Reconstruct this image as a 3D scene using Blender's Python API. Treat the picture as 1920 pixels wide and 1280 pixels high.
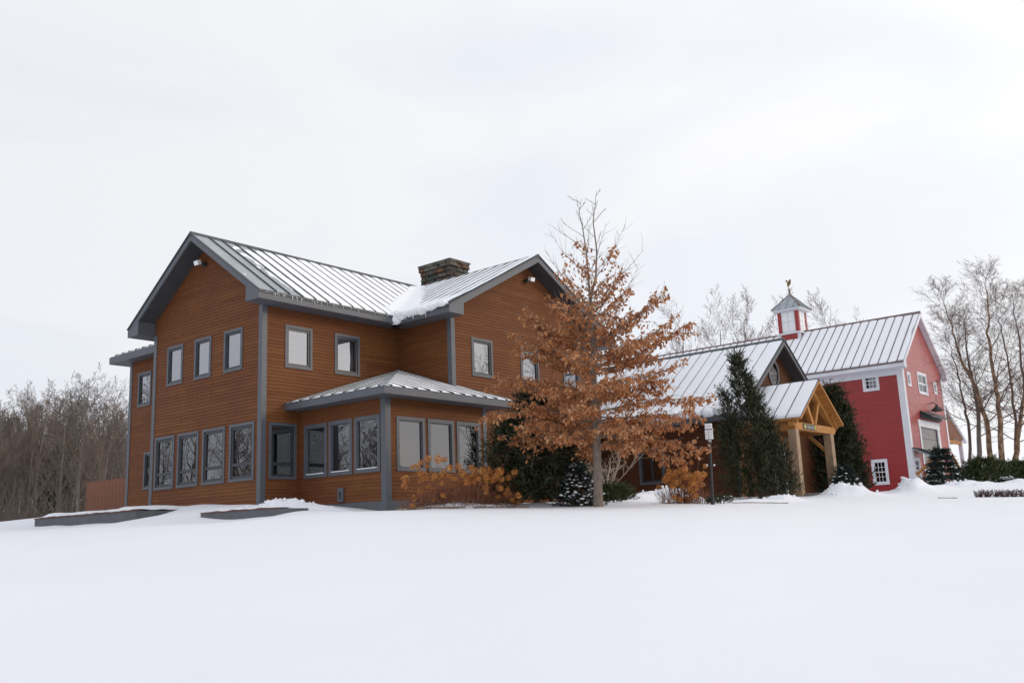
import bpy, bmesh, math, random
import numpy as np
from mathutils import Vector, Matrix, noise

for o in list(bpy.data.objects):
    bpy.data.objects.remove(o, do_unlink=True)
scene = bpy.context.scene
COL = scene.collection
rad = math.radians

# ------------------------------------------------------------------ camera
# World axes follow the buildings: X runs along the ridge of the low wing,
# Y runs away from the viewer to the right, Z is up, the eye is at (0,0,0).
F_PX, PITCH, ROLL, YAW = 1753.5, 0.199426, -0.040205, 0.685940
_fw = np.array([-math.sin(YAW)*math.cos(PITCH), math.cos(YAW)*math.cos(PITCH), math.sin(PITCH)])
_ri = np.array([math.cos(YAW), math.sin(YAW), 0.0])
_up = np.cross(_ri, _fw)
_r2 = math.cos(ROLL)*_ri + math.sin(ROLL)*_up
_u2 = -math.sin(ROLL)*_ri + math.cos(ROLL)*_up
cam_d = bpy.data.cameras.new('camera')
cam = bpy.data.objects.new('camera', cam_d)
COL.objects.link(cam)
cam.matrix_world = Matrix(((_r2[0], _u2[0], -_fw[0], 0), (_r2[1], _u2[1], -_fw[1], 0), (_r2[2], _u2[2], -_fw[2], 0), (0, 0, 0, 1)))
cam_d.sensor_width = 36
cam_d.lens = F_PX/1920*36
cam_d.clip_start = 0.1
cam_d.clip_end = 3000
scene.camera = cam

# ------------------------------------------------------------------ sky and sun
SUN_DIR = Vector((0.78, 0.52, 0.32)).normalized()      # towards the sun, veiled by cloud
SUN_EL = math.asin(SUN_DIR.z)
SUN_AZ = math.atan2(SUN_DIR.x, SUN_DIR.y)
world = bpy.data.worlds.new('World')
scene.world = world
world.use_nodes = True
wn, wl = world.node_tree.nodes, world.node_tree.links
wn.clear()
w_out = wn.new('ShaderNodeOutputWorld')
sky = wn.new('ShaderNodeTexSky')
sky.sky_type = 'NISHITA'
sky.sun_disc = False
sky.sun_elevation = SUN_EL
sky.sun_rotation = SUN_AZ
bg1 = wn.new('ShaderNodeBackground'); bg1.inputs['Strength'].default_value = 0.10
wl.new(sky.outputs[0], bg1.inputs['Color'])
tc = wn.new('ShaderNodeTexCoord')
mp = wn.new('ShaderNodeMapping'); mp.inputs['Scale'].default_value = (1.0, 1.0, 3.2); mp.inputs['Rotation'].default_value = (0.25, 0.12, 0.6)
wl.new(tc.outputs['Generated'], mp.inputs['Vector'])
nz = wn.new('ShaderNodeTexNoise'); nz.inputs['Scale'].default_value = 2.3; nz.inputs['Detail'].default_value = 7; nz.inputs['Roughness'].default_value = 0.48; nz.inputs['Distortion'].default_value = 0.5
wl.new(mp.outputs[0], nz.inputs['Vector'])
cr = wn.new('ShaderNodeValToRGB')
cr.color_ramp.elements[0].position = 0.40; cr.color_ramp.elements[0].color = (0.81, 0.845, 0.925, 1)
cr.color_ramp.elements[1].position = 0.60; cr.color_ramp.elements[1].color = (0.91, 0.92, 0.955, 1)
wl.new(nz.outputs[0], cr.inputs[0])
# veiled sun: the cloud is brighter and warmer round the sun's direction
dp = wn.new('ShaderNodeVectorMath'); dp.operation = 'DOT_PRODUCT'
nrm = wn.new('ShaderNodeVectorMath'); nrm.operation = 'NORMALIZE'
wl.new(tc.outputs['Generated'], nrm.inputs[0])
wl.new(nrm.outputs[0], dp.inputs[0]); dp.inputs[1].default_value = SUN_DIR
mr = wn.new('ShaderNodeMapRange'); mr.inputs['From Min'].default_value = -0.55; mr.inputs['From Max'].default_value = 1.0; mr.interpolation_type = 'SMOOTHSTEP'
wl.new(dp.outputs['Value'], mr.inputs['Value'])
glow = wn.new('ShaderNodeMix'); glow.data_type = 'RGBA'; glow.blend_type = 'ADD'
wl.new(mr.outputs[0], glow.inputs['Factor']); wl.new(cr.outputs[0], glow.inputs['A']); glow.inputs['B'].default_value = (0.24, 0.215, 0.175, 1)
bg2 = wn.new('ShaderNodeBackground'); bg2.inputs['Strength'].default_value = 1.0
wl.new(glow.outputs['Result'], bg2.inputs['Color'])
ads = wn.new('ShaderNodeMixShader'); ads.inputs[0].default_value = 0.93      # the clear sky only just shows through the cloud
wl.new(bg1.outputs[0], ads.inputs[1]); wl.new(bg2.outputs[0], ads.inputs[2])
wl.new(ads.outputs[0], w_out.inputs['Surface'])

sun_d = bpy.data.lights.new('sun', 'SUN')
sun_d.energy = 0.9
sun_d.angle = rad(14)
sun_d.color = (1.0, 0.83, 0.62)
sun = bpy.data.objects.new('sun', sun_d)
COL.objects.link(sun)
sun.rotation_euler = SUN_DIR.to_track_quat('Z', 'Y').to_euler()
sun.location = (30, 10, 30)

scene.view_settings.view_transform = 'Standard'
scene.view_settings.look = 'None'
scene.view_settings.gamma = 1
scene.view_settings.use_curve_mapping = False
scene.view_settings.exposure = 0.0
scene.render.engine = 'CYCLES'
scene.cycles.max_bounces = 8
scene.cycles.transparent_max_bounces = 12

# ------------------------------------------------------------------ pixel helpers
def ray(px, py):
    return ((px-960)/F_PX)*_r2 - ((py-640)/F_PX)*_u2 + _fw
def at(px, py, depth):
    return ray(px, py)*depth
def on(px, py, ax, v):
    d = ray(px, py)
    return d*(v/d['xyz'.index(ax)])

# ------------------------------------------------------------------ materials
MATS = {}
def new_mat(name):
    m = bpy.data.materials.new(name); m.use_nodes = True
    n, l = m.node_tree.nodes, m.node_tree.links
    b = n['Principled BSDF']
    MATS[name] = m
    return m, n, l, b
def node_noise(n, l, scale, detail=4, rough=0.55, vec='Object', mapscale=None):
    t = n.new('ShaderNodeTexCoord'); z = n.new('ShaderNodeTexNoise')
    z.inputs['Scale'].default_value = scale; z.inputs['Detail'].default_value = detail; z.inputs['Roughness'].default_value = rough
    if mapscale:
        m = n.new('ShaderNodeMapping'); m.inputs['Scale'].default_value = mapscale
        l.new(t.outputs[vec], m.inputs[0]); l.new(m.outputs[0], z.inputs['Vector'])
    else:
        l.new(t.outputs[vec], z.inputs['Vector'])
    return z
def ramp(n, l, src, stops):
    c = n.new('ShaderNodeValToRGB')
    e = c.color_ramp.elements
    while len(e) < len(stops): e.new(0.5)
    for k, (p, col) in enumerate(stops):
        e[k].position = p; e[k].color = (*col, 1)
    l.new(src, c.inputs[0])
    return c
def mix(n, l, a, b, fac, mode='MIX'):
    m = n.new('ShaderNodeMix'); m.data_type = 'RGBA'; m.blend_type = mode
    for s, v in (('A', a), ('B', b)):
        if isinstance(v, tuple): m.inputs[s].default_value = (*v, 1)
        else: l.new(v, m.inputs[s])
    if isinstance(fac, (int, float)): m.inputs['Factor'].default_value = fac
    else: l.new(fac, m.inputs['Factor'])
    return m.outputs['Result']
def bump(n, l, b, src, strength, dist):
    u = n.new('ShaderNodeBump'); u.inputs['Strength'].default_value = strength; u.inputs['Distance'].default_value = dist
    l.new(src, u.inputs['Height']); l.new(u.outputs[0], b.inputs['Normal'])
def plain(name, col, rough=0.6, var=0.12, scale=6, metal=0, spec=0.5, bmp=0.0, mapscale=None):
    m, n, l, b = new_mat(name)
    z = node_noise(n, l, scale, mapscale=mapscale)
    lo = tuple(c*(1-var) for c in col); hi = tuple(min(1, c*(1+var)) for c in col)
    c = ramp(n, l, z.outputs[0], [(0.3, lo), (0.7, hi)])
    l.new(c.outputs[0], b.inputs['Base Color'])
    b.inputs['Roughness'].default_value = rough; b.inputs['Metallic'].default_value = metal
    b.inputs['Specular IOR Level'].default_value = spec
    if bmp: bump(n, l, b, z.outputs[0], 0.4, bmp)
    return m
def islands(name, cols, rough=0.7, noise_scale=3, var=0.2, transl=0.0, spec=0.3):
    """colour chosen per loose piece (leaf, board, stone)"""
    m, n, l, b = new_mat(name)
    g = n.new('ShaderNodeNewGeometry')
    k = len(cols)
    oi = n.new('ShaderNodeObjectInfo'); sm = n.new('ShaderNodeMath'); sm.operation = 'ADD'; fr = n.new('ShaderNodeMath'); fr.operation = 'FRACT'
    l.new(g.outputs['Random Per Island'], sm.inputs[0]); l.new(oi.outputs['Random'], sm.inputs[1]); l.new(sm.outputs[0], fr.inputs[0])
    c = ramp(n, l, fr.outputs[0], [((i+0.5)/k, cc) for i, cc in enumerate(cols)])
    z = node_noise(n, l, noise_scale)
    d = ramp(n, l, z.outputs[0], [(0.3, (1-var,)*3), (0.7, (1+var*0.5,)*3)])
    col = mix(n, l, c.outputs[0], d.outputs[0], 1.0, 'MULTIPLY')
    l.new(col, b.inputs['Base Color'])
    b.inputs['Roughness'].default_value = rough; b.inputs['Specular IOR Level'].default_value = spec
    if transl:
        tr = n.new('ShaderNodeBsdfTranslucent'); l.new(col, tr.inputs['Color'])
        mx = n.new('ShaderNodeMixShader'); mx.inputs[0].default_value = transl
        l.new(b.outputs[0], mx.inputs[1]); l.new(tr.outputs[0], mx.inputs[2])
        l.new(mx.outputs[0], n['Material Output'].inputs['Surface'])
    return m
def siding_mat(name, cols, stain, spec, rough):
    m, n, l, b = new_mat(name)
    g = n.new('ShaderNodeNewGeometry')
    c = ramp(n, l, g.outputs['Random Per Island'], [((i+0.5)/len(cols), cc) for i, cc in enumerate(cols)])
    z = node_noise(n, l, 0.55, 5, 0.6)                       # broad weathering
    s = ramp(n, l, z.outputs[0], [(0.35, (0, 0, 0)), (0.7, (1, 1, 1))])
    c2 = mix(n, l, c.outputs[0], stain, s.outputs[0])
    z2 = node_noise(n, l, 1.0, 6, 0.7, mapscale=(2.2, 2.2, 26))   # grain runs along the boards
    d = ramp(n, l, z2.outputs[0], [(0.3, (0.80,)*3), (0.72, (1.12,)*3)])
    c3 = mix(n, l, c2, d.outputs[0], 1.0, 'MULTIPLY')
    l.new(c3, b.inputs['Base Color'])
    b.inputs['Roughness'].default_value = rough; b.inputs['Specular IOR Level'].default_value = spec
    bump(n, l, b, z2.outputs[0], 0.25, 0.004)
    return m
siding_mat('brown_siding', [(0.166, 0.063, 0.020), (0.200, 0.079, 0.025), (0.136, 0.049, 0.016), (0.180, 0.070, 0.023), (0.152, 0.055, 0.019), (0.186, 0.075, 0.027)], (0.142, 0.048, 0.022), 0.18, 0.65)
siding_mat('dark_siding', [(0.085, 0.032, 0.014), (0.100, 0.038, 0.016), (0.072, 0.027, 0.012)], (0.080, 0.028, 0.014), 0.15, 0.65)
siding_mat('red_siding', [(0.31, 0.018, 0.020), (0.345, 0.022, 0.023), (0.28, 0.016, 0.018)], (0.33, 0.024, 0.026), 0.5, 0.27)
siding_mat('glare_red', [(0.37, 0.062, 0.055), (0.41, 0.078, 0.068), (0.34, 0.052, 0.048)], (0.43, 0.10, 0.085), 0.5, 0.30)  # barn red paled for the gable end, sky glare put into the colour
plain('grey_trim', (0.088, 0.095, 0.112), 0.5, 0.08, 2.5)
plain('shaded_soffit', (0.042, 0.042, 0.045), 0.7, 0.15, 3)  # trim grey darkened, shade beneath the rakes put into the colour
plain('white_trim', (0.70, 0.71, 0.76), 0.5, 0.06, 2.0)
plain('dark_sash', (0.030, 0.036, 0.042), 0.4, 0.1, 5)
plain('roof_metal', (0.33, 0.37, 0.40), 0.38, 0.12, 1.5, metal=0.35)
plain('seam_metal', (0.045, 0.052, 0.058), 0.5, 0.15, 3)
plain('barn_seam', (0.15, 0.105, 0.105), 0.5, 0.2, 3)
plain('rust_red', (0.50, 0.06, 0.08), 0.6, 0.1, 4)
plain('interior', (0.12, 0.10, 0.085), 0.9, 0.2, 1)
plain('concrete', (0.20, 0.19, 0.185), 0.85, 0.2, 4)
plain('planter_grey', (0.105, 0.105, 0.118), 0.7, 0.15, 3, bmp=0.004)
plain('fence_wood', (0.17, 0.062, 0.032), 0.75, 0.25, 3, mapscale=(12, 12, 0.6))
plain('door_grey', (0.23, 0.22, 0.22), 0.5, 0.1, 2)
plain('black_metal', (0.018, 0.018, 0.02), 0.45, 0.2, 5)
plain('copper', (0.22, 0.12, 0.05), 0.45, 0.3, 8, metal=0.6)
plain('lamp_white', (0.80, 0.81, 0.82), 0.3, 0.05, 5)
plain('oak_bark', (0.20, 0.165, 0.135), 0.9, 0.35, 5, bmp=0.03, mapscale=(6, 6, 1.0))
plain('far_twig', (0.170, 0.125, 0.100), 0.95, 0.25, 1.0)
plain('birch_twig', (0.120, 0.068, 0.050), 0.95, 0.3, 1.0)
plain('bush_red', (0.075, 0.030, 0.034), 0.9, 0.3, 9)
plain('twig_bark', (0.115, 0.075, 0.060), 0.9, 0.25, 6)
plain('wood_bark', (0.155, 0.135, 0.118), 0.95, 0.3, 1.5)
plain('wood_twig', (0.135, 0.108, 0.092), 0.95, 0.25, 1.0)
plain('pale_bark', (0.34, 0.29, 0.23), 0.9, 0.3, 3)
plain('shrub_stem', (0.21, 0.088, 0.050), 0.9, 0.25, 6)
plain('soil', (0.06, 0.045, 0.035), 0.95, 0.3, 6)
plain('grey_plastic', (0.34, 0.34, 0.35), 0.5, 0.1, 5)
plain('sign_plate', (0.05, 0.055, 0.045), 0.5, 0.2, 20)
plain('sign_yellow', (0.55, 0.42, 0.05), 0.5, 0.1, 20)
plain('sign_grey', (0.30, 0.30, 0.28), 0.5, 0.1, 20)
islands('timber', [(0.40, 0.175, 0.046), (0.45, 0.205, 0.056), (0.35, 0.145, 0.040)], 0.6, 4, 0.25)
islands('timber_grey', [(0.34, 0.235, 0.155), (0.38, 0.27, 0.185)], 0.7, 4, 0.25)
islands('stone', [(0.055, 0.055, 0.052), (0.10, 0.098, 0.090), (0.135, 0.12, 0.095), (0.17, 0.165, 0.15), (0.075, 0.062, 0.050), (0.19, 0.095, 0.055), (0.09, 0.10, 0.095)], 0.85, 14, 0.45)
islands('edging_stone', [(0.20, 0.15, 0.11), (0.26, 0.20, 0.15), (0.15, 0.12, 0.10)], 0.9, 12, 0.3)
islands('oak_leaf', [(0.38, 0.145, 0.050), (0.50, 0.225, 0.088), (0.31, 0.100, 0.034), (0.62, 0.325, 0.155), (0.43, 0.165, 0.058), (0.24, 0.078, 0.034), (0.46, 0.195, 0.080), (0.68, 0.40, 0.22)], 0.6, 2, 0.15, transl=0.3)
islands('hydrangea', [(0.58, 0.265, 0.068), (0.46, 0.165, 0.045), (0.72, 0.42, 0.14), (0.34, 0.105, 0.036), (0.52, 0.20, 0.055)], 0.75, 5, 0.2, transl=0.3)
islands('juniper', [(0.020, 0.028, 0.012), (0.030, 0.038, 0.016), (0.013, 0.019, 0.010), (0.056, 0.058, 0.024), (0.026, 0.034, 0.019), (0.075, 0.062, 0.030), (0.040, 0.052, 0.026)], 0.7, 1, 0.2, spec=0.25)
islands('spruce', [(0.026, 0.040, 0.036), (0.036, 0.052, 0.046), (0.019, 0.030, 0.026)], 0.7, 1, 0.2, spec=0.25)
islands('yew', [(0.045, 0.066, 0.020), (0.060, 0.084, 0.030), (0.034, 0.050, 0.018), (0.085, 0.085, 0.035)], 0.7, 1, 0.2, spec=0.25)
def snow_mat(name, col, bstr, scale):
    m, n, l, b = new_mat(name)
    z = node_noise(n, l, scale, 6, 0.6)
    z2 = node_noise(n, l, 0.25, 3, 0.5)
    c = ramp(n, l, z2.outputs[0], [(0.3, tuple(x*0.975 for x in col)), (0.7, col)])
    l.new(c.outputs[0], b.inputs['Base Color'])
    b.inputs['Roughness'].default_value = 0.85; b.inputs['Specular IOR Level'].default_value = 0.15
    bump(n, l, b, z.outputs[0], bstr, 0.03)
snow_mat('snow', (0.825, 0.845, 0.905), 0.10, 1.6)
snow_mat('roof_snow', (0.88, 0.90, 0.945), 0.22, 5)
# bark of the river birches: peeling tan over dark grey
m, n, l, b = new_mat('birch_bark')
z = node_noise(n, l, 2.6, 6, 0.7, mapscale=(2.0, 2.0, 1.3))
c = ramp(n, l, z.outputs[0], [(0.36, (0.050, 0.034, 0.028)), (0.50, (0.20, 0.115, 0.070)), (0.70, (0.44, 0.285, 0.175))])
l.new(c.outputs[0], b.inputs['Base Color']); b.inputs['Roughness'].default_value = 0.85
bump(n, l, b, z.outputs[0], 0.6, 0.03)
def glass_mat(name, refl, tint):
    m, n, l, b = new_mat(name)
    n.remove(b)
    t = n.new('ShaderNodeBsdfTransparent'); t.inputs[0].default_value = (*tint, 1)
    g = n.new('ShaderNodeBsdfGlossy'); g.inputs['Roughness'].default_value = 0.0; g.inputs['Color'].default_value = (0.93, 0.93, 0.97, 1)
    f = n.new('ShaderNodeFresnel'); f.inputs['IOR'].default_value = 1.5
    mr = n.new('ShaderNodeMapRange'); mr.inputs['To Min'].default_value = refl; mr.inputs['To Max'].default_value = 1.0
    l.new(f.outputs[0], mr.inputs['Value'])
    mx = n.new('ShaderNodeMixShader')
    zz = node_noise(n, l, 1.3, 0)
    bu = n.new('ShaderNodeBump'); bu.inputs['Strength'].default_value = 0.05; bu.inputs['Distance'].default_value = 0.05
    l.new(zz.outputs[0], bu.inputs['Height']); l.new(bu.outputs[0], g.inputs['Normal'])
    l.new(mr.outputs[0], mx.inputs[0]); l.new(t.outputs[0], mx.inputs[1]); l.new(g.outputs[0], mx.inputs[2])
    l.new(mx.outputs[0], n['Material Output'].inputs['Surface'])
glass_mat('lower_glass', 0.15, (0.30, 0.30, 0.30))
glass_mat('coated_glass', 0.36, (0.35, 0.36, 0.37))
glass_mat('clear_glass', 0.14, (0.75, 0.78, 0.77))
glass_mat('dim_glass', 0.10, (0.45, 0.47, 0.47))

# ------------------------------------------------------------------ mesh helpers
ORG = {}
class MB:
    def __init__(self): self.v = []; self.f = []
    def add(self, vs, fs):
        k = len(self.v); self.v += [tuple(map(float, p)) for p in vs]; self.f += [tuple(i+k for i in q) for q in fs]
    def quad(self, a, b, c, d): self.add([a, b, c, d], [(0, 1, 2, 3)])
    def box(self, lo, hi):
        x0, y0, z0 = lo; x1, y1, z1 = hi
        if x0 > x1: x0, x1 = x1, x0
        if y0 > y1: y0, y1 = y1, y0
        if z0 > z1: z0, z1 = z1, z0
        self.add([(x0, y0, z0), (x1, y0, z0), (x1, y1, z0), (x0, y1, z0), (x0, y0, z1), (x1, y0, z1), (x1, y1, z1), (x0, y1, z1)],
                 [(0, 3, 2, 1), (4, 5, 6, 7), (0, 1, 5, 4), (1, 2, 6, 5), (2, 3, 7, 6), (3, 0, 4, 7)])
    def hexa(self, b4, t4):
        self.add(list(b4)+list(t4), [(0, 3, 2, 1), (4, 5, 6, 7), (0, 1, 5, 4), (1, 2, 6, 5), (2, 3, 7, 6), (3, 0, 4, 7)])
    def prism(self, poly, vec):
        """polygon swept along vec"""
        n = len(poly); vec = np.array(vec, float)
        a = [np.array(p, float) for p in poly]
        self.add([tuple(p) for p in a]+[tuple(p+vec) for p in a],
                 [tuple(range(n-1, -1, -1)), tuple(range(n, 2*n))]+[(i, (i+1) % n, (i+1) % n+n, i+n) for i in range(n)])
    def beam(self, p, q, w, h, up=(0, 0, 1)):
        p = Vector(p); q = Vector(q); d = (q-p).normalized(); s = d.cross(Vector(up)).normalized()*(w/2); u = s.cross(d).normalized()*(h/2)
        self.hexa([p-s-u, p+s-u, p+s+u, p-s+u], [q-s-u, q+s-u, q+s+u, q-s+u])
    def tube(self, pts, rs, n=5, cap=False):
        k = len(self.v); m = len(pts)
        pts = [Vector(p) for p in pts]
        ref = Vector((0.31, 0.77, 0.55))
        for i, p in enumerate(pts):
            d = (pts[min(i+1, m-1)]-pts[max(i-1, 0)])
            if d.length < 1e-9: d = Vector((0, 0, 1))
            d.normalize()
            s = d.cross(ref)
            if s.length < 0.05: s = d.cross(Vector((1, 0, 0)))
            s.normalize(); t = d.cross(s)
            for j in range(n):
                a = 2*math.pi*j/n
                q = p+(s*math.cos(a)+t*math.sin(a))*rs[i]
                self.v.append((q.x, q.y, q.z))
        for i in range(m-1):
            for j in range(n):
                j2 = (j+1) % n
                self.f.append((k+i*n+j, k+i*n+j2, k+(i+1)*n+j2, k+(i+1)*n+j))
        if cap:
            self.f.append(tuple(k+(m-1)*n+j for j in range(n)))
            self.f.append(tuple(k+j for j in range(n-1, -1, -1)))
    def mesh(self, name, origin=(0, 0, 0), smooth=False):
        me = bpy.data.meshes.new(name)
        o = np.array(origin, float)
        me.from_pydata([tuple(np.array(p)-o) for p in self.v] if o.any() else self.v, [], self.f)
        if smooth: me.polygons.foreach_set('use_smooth', [True]*len(me.polygons))
        me.update()
        return me
    def build(self, name, mat, parent=None, smooth=False, kind=None, label=None):
        org = ORG.get(parent.name, (0, 0, 0)) if parent else (0, 0, 0)
        me = self.mesh(name, org, smooth)
        me.materials.append(MATS[mat])
        o = bpy.data.objects.new(name, me); COL.objects.link(o)
        if parent: o.parent = parent; ORG[o.name] = org
        if kind: o['kind'] = kind
        if label: o['label'] = label
        return o
_shared = {}
def piece(name, vs, fs, mat, parent):
    """a small piece at its own location; alike pieces share one mesh"""
    org = np.array(ORG.get(parent.name, (0, 0, 0)), float)
    a = np.array(vs, float); c = a[0].copy()
    key = (name, mat, tuple(np.round(a-c, 3).ravel()))
    me = _shared.get(key)
    if me is None:
        me = bpy.data.meshes.new(name); me.from_pydata([tuple(p) for p in a-c], [], fs); me.materials.append(MATS[mat]); me.update()
        _shared[key] = me
    o = bpy.data.objects.new(name, me); COL.objects.link(o); o.parent = parent; o.location = tuple(c-org)
    ORG[o.name] = tuple(c)
    return o
BOXF = [(0, 3, 2, 1), (4, 5, 6, 7), (0, 1, 5, 4), (1, 2, 6, 5), (2, 3, 7, 6), (3, 0, 4, 7)]
def tag(o, label=None, cat=None, group=None, kind=None):
    if label: o['label'] = label
    if cat: o['category'] = cat
    if group: o['group'] = group
    if kind: o['kind'] = kind
    return o
def thing(name, loc, label, cat, group=None):
    o = bpy.data.objects.new(name, None); COL.objects.link(o); o.location = loc; o.empty_display_size = 0.3
    ORG[o.name] = tuple(loc)
    return tag(o, label, cat, group)
def copy_tree(o, parent=None):
    c = o.copy(); COL.objects.link(c); c.parent = parent
    for ch in o.children: copy_tree(ch, c)
    return c
# ------------------------------------------------------------------ ground
# control points of the snow field: it climbs from the viewer to the terrace the buildings stand on
CP = []
def cp(p, z=None): CP.append((p[0], p[1], p[2] if z is None else z))
crest = [(-900, 1030, 24), (-400, 1015, 25), (0, 993.5, 26), (150, 987.5, 25), (300, 979, 24), (480, 971, 23.3), (620, 961, 24), (722, 957, 24.3), (870, 955, 23.8), (985, 952.5, 23.6), (1122, 949, 24),
         (1336, 946, 24.6), (1560, 941.5, 27), (1703, 939, 28), (1920, 936.5, 28.5), (2300, 930, 28), (2800, 915, 28)]
for px, py, d in crest:
    e = at(px, py, d); cp(e)
    for u in (0.12, 0.3, 0.45, 0.6, 0.75, 0.88):
        g = 0.75*u*u*(3-2*u)+0.25*u**1.3
        cp(e*u, -1.6+(e[2]+1.6)*g)
for a in range(0, 360, 45):
    cp((30*math.cos(rad(a))*0.0, 0, -1.6)) if a == 0 else None
for x, y, z in [(0, -12, -1.9), (10, -8, -1.8), (-10, -10, -1.8), (20, 0, -1.5), (0, -40, -2.2), (40, -20, -1.6), (-40, -25, -0.6), (-30, -2, -0.1), (-50, 5, 0.3), (-75, 0, 0.4), (-60, -30, -0.2), (35, 25, 0.4), (45, 60, 1.0),
                # terrace and house footprint
                (-29.6, 16.4, 1.22), (-26.5, 16.4, 1.16), (-24, 16.4, 1.05), (-22.2, 16.9, 0.98), (-23.1, 17.6, 1.0), (-21.5, 17.6, 0.90), (-20.4, 17.5, 0.74), (-19.6, 17.6, 0.66), (-18.8, 18.5, 0.66), (-18.7, 20.5, 0.74), (-18.6, 22.5, 0.80),
                (-26, 20, 0.8), (-27, 26, 0.8), (-22, 27, 0.8), (-30, 24, 1.0), (-34.6, 18.2, 1.35), (-37.5, 18.3, 1.38), (-40, 22, 1.2), (-45, 14, 0.75), (-42, 30, 1.0),
                (-33, 15.4, 0.86), (-30, 15.4, 0.84), (-27, 15.4, 0.84), (-33, 14.2, 0.76), (-31, 14.2, 0.73), (-29, 14.2, 0.69), (-26.8, 14.2, 0.64), (-24.6, 14.3, 0.80), (-24.6, 15.3, 0.95), (-22.3, 14.1, 0.60), (-21, 14.1, 0.545), (-19.7, 14.1, 0.535), (-19.3, 15.2, 0.74), (-22, 15.3, 0.72), (-20.3, 15.6, 0.78),
                (-19, 27, 0.84), (-18, 30, 0.85), (-15.5, 30.5, 0.82), (-14, 29, 0.74), (-13.5, 33, 0.86), (-12.4, 34.5, 0.86), (-15, 37, 0.9), (-20, 38, 0.95), (-16.8, 51, 1.2), (-22, 50, 1.2), (-24, 58, 1.25), (-14.6, 53, 1.3), (-14.5, 58, 1.25), (-14, 44, 1.0),
                (-35, 40, 1.0), (-50, 50, 1.0), (-20, 75, 1.2), (20, 80, 1.2), (-60, 90, 1.0), (-70, 30, 0.7), (-90, 45, 0.7), (-60, 22, 0.75)]:
    cp((x, y), z)
for px, py, d in [(1600, 925, 34), (1700, 920, 36), (1760, 915, 36), (1830, 912, 36), (1900, 908, 37), (1960, 905, 37), (1850, 900, 42), (1950, 895, 43), (2100, 900, 40), (1780, 905, 43)]:
    cp(at(px, py, d))
CP = np.array(CP)
def _tps(r2):
    return np.where(r2 > 1e-12, 0.5*r2*np.log(np.maximum(r2, 1e-12)), 0.0)
_n = len(CP)
_K = _tps(((CP[:, None, :2]-CP[None, :, :2])**2).sum(-1)) + np.eye(_n)*0.35
_P = np.hstack([np.ones((_n, 1)), CP[:, :2]])
_sol = np.linalg.solve(np.block([[_K, _P], [_P.T, np.zeros((3, 3))]]), np.concatenate([CP[:, 2], np.zeros(3)]))
def tps(X, Y):
    out = np.zeros_like(X)
    for i in range(_n):
        out += _sol[i]*_tps((X-CP[i, 0])**2+(Y-CP[i, 1])**2)
    return out + _sol[_n] + _sol[_n+1]*X + _sol[_n+2]*Y
# banks thrown up by the plough and drifts: (centre px, py of top, depth, half-width along view-x, along depth, height)
BANKS = []
def bank(px, py, d, wx, wd, h): 
    p = at(px, py, d); BANKS.append((p[0], p[1], wx, wd, h))
bank(522, 940, 25.6, 0.62, 0.55, 0.28); bank(470, 945, 25.8, 0.35, 0.4, 0.10); bank(590, 946, 25.3, 0.7, 0.5, 0.14)
bank(1195, 930, 29.5, 0.5, 0.5, 0.24); bank(1245, 925, 30, 0.7, 0.6, 0.30); bank(1285, 928, 30, 0.5, 0.5, 0.2)
bank(1010, 945, 25.2, 0.6, 0.4, 0.10); bank(860, 945, 24.7, 1.2, 0.35, 0.15); bank(950, 945, 24.8, 0.5, 0.3, 0.08)
bank(1420, 935, 27.3, 0.9, 0.5, 0.10); bank(1470, 930, 28, 0.6, 0.5, 0.20); bank(1520, 935, 29.5, 0.5, 0.4, 0.05)
bank(1578, 922, 31.5, 0.55, 0.6, 0.42); bank(1612, 926, 31.5, 0.35, 0.5, 0.22); bank(1640, 930, 31, 0.5, 0.5, 0.10)
bank(1712, 912, 33.5, 0.50, 0.8, 0.42); bank(1745, 912, 34, 0.9, 0.8, 0.22); bank(1800, 902, 35.5, 0.9, 0.8, 0.24); bank(1850, 905, 36, 0.8, 0.7, 0.12); bank(1910, 902, 36.5, 0.7, 0.8, 0.20)
def lump(x, y):
    h = 0.0
    c, s = math.cos(YAW), math.sin(YAW)
    for bx, by, wx, wd, hh in BANKS:
        dx, dy = x-bx, y-by
        a = (dx*c+dy*s)/wx; b2 = (-dx*s+dy*c)/wd
        q = a*a+b2*b2
        if q < 9: h += hh*math.exp(-q)*(1+0.55*noise.noise((x*3.1, y*3.1, 1.7))+0.35*noise.noise((x*8.5, y*8.5, 3.1)))
    return h
def small(x, y):
    r = math.hypot(x, y)
    k = min(1, max(0.25, (r-3)/25))
    return k*(0.045*noise.noise((x*0.21, y*0.21, 0.3))+0.018*noise.noise((x*0.9, y*0.9, 5.1)))
def _fade(X, Y):
    R = np.hypot(X+10, Y-20)
    return np.clip((R-110)/90, 0, 1)
def gz(x, y):
    t = float(tps(np.array([x]), np.array([y]))[0]); f = float(_fade(np.array([x]), np.array([y]))[0])
    return t*(1-f)+0.3*f+small(x, y)+lump(x, y)
def axis_steps(lo, hi, fine_lo, fine_hi, fine):
    a = list(np.arange(fine_lo, fine_hi+1e-6, fine))
    s = fine; v = fine_hi
    while v < hi: s *= 1.22; v += s; a.append(v)
    s = fine; v = fine_lo; pre = []
    while v > lo: s *= 1.22; v -= s; pre.append(v)
    return np.array(pre[::-1]+a)
gx = axis_steps(-900, 900, -40, 4, 0.16)
gy = axis_steps(-900, 900, 10, 43, 0.16)
GX, GY = np.meshgrid(gx, gy)
GZ = tps(GX, GY); GF = _fade(GX, GY); GZ = GZ*(1-GF)+0.3*GF
flat_x, flat_y = GX.ravel(), GY.ravel()
gzv = GZ.ravel().copy()
for i in range(len(gzv)):
    gzv[i] += small(flat_x[i], flat_y[i])+lump(flat_x[i], flat_y[i])
nx, ny = len(gx), len(gy)
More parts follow.
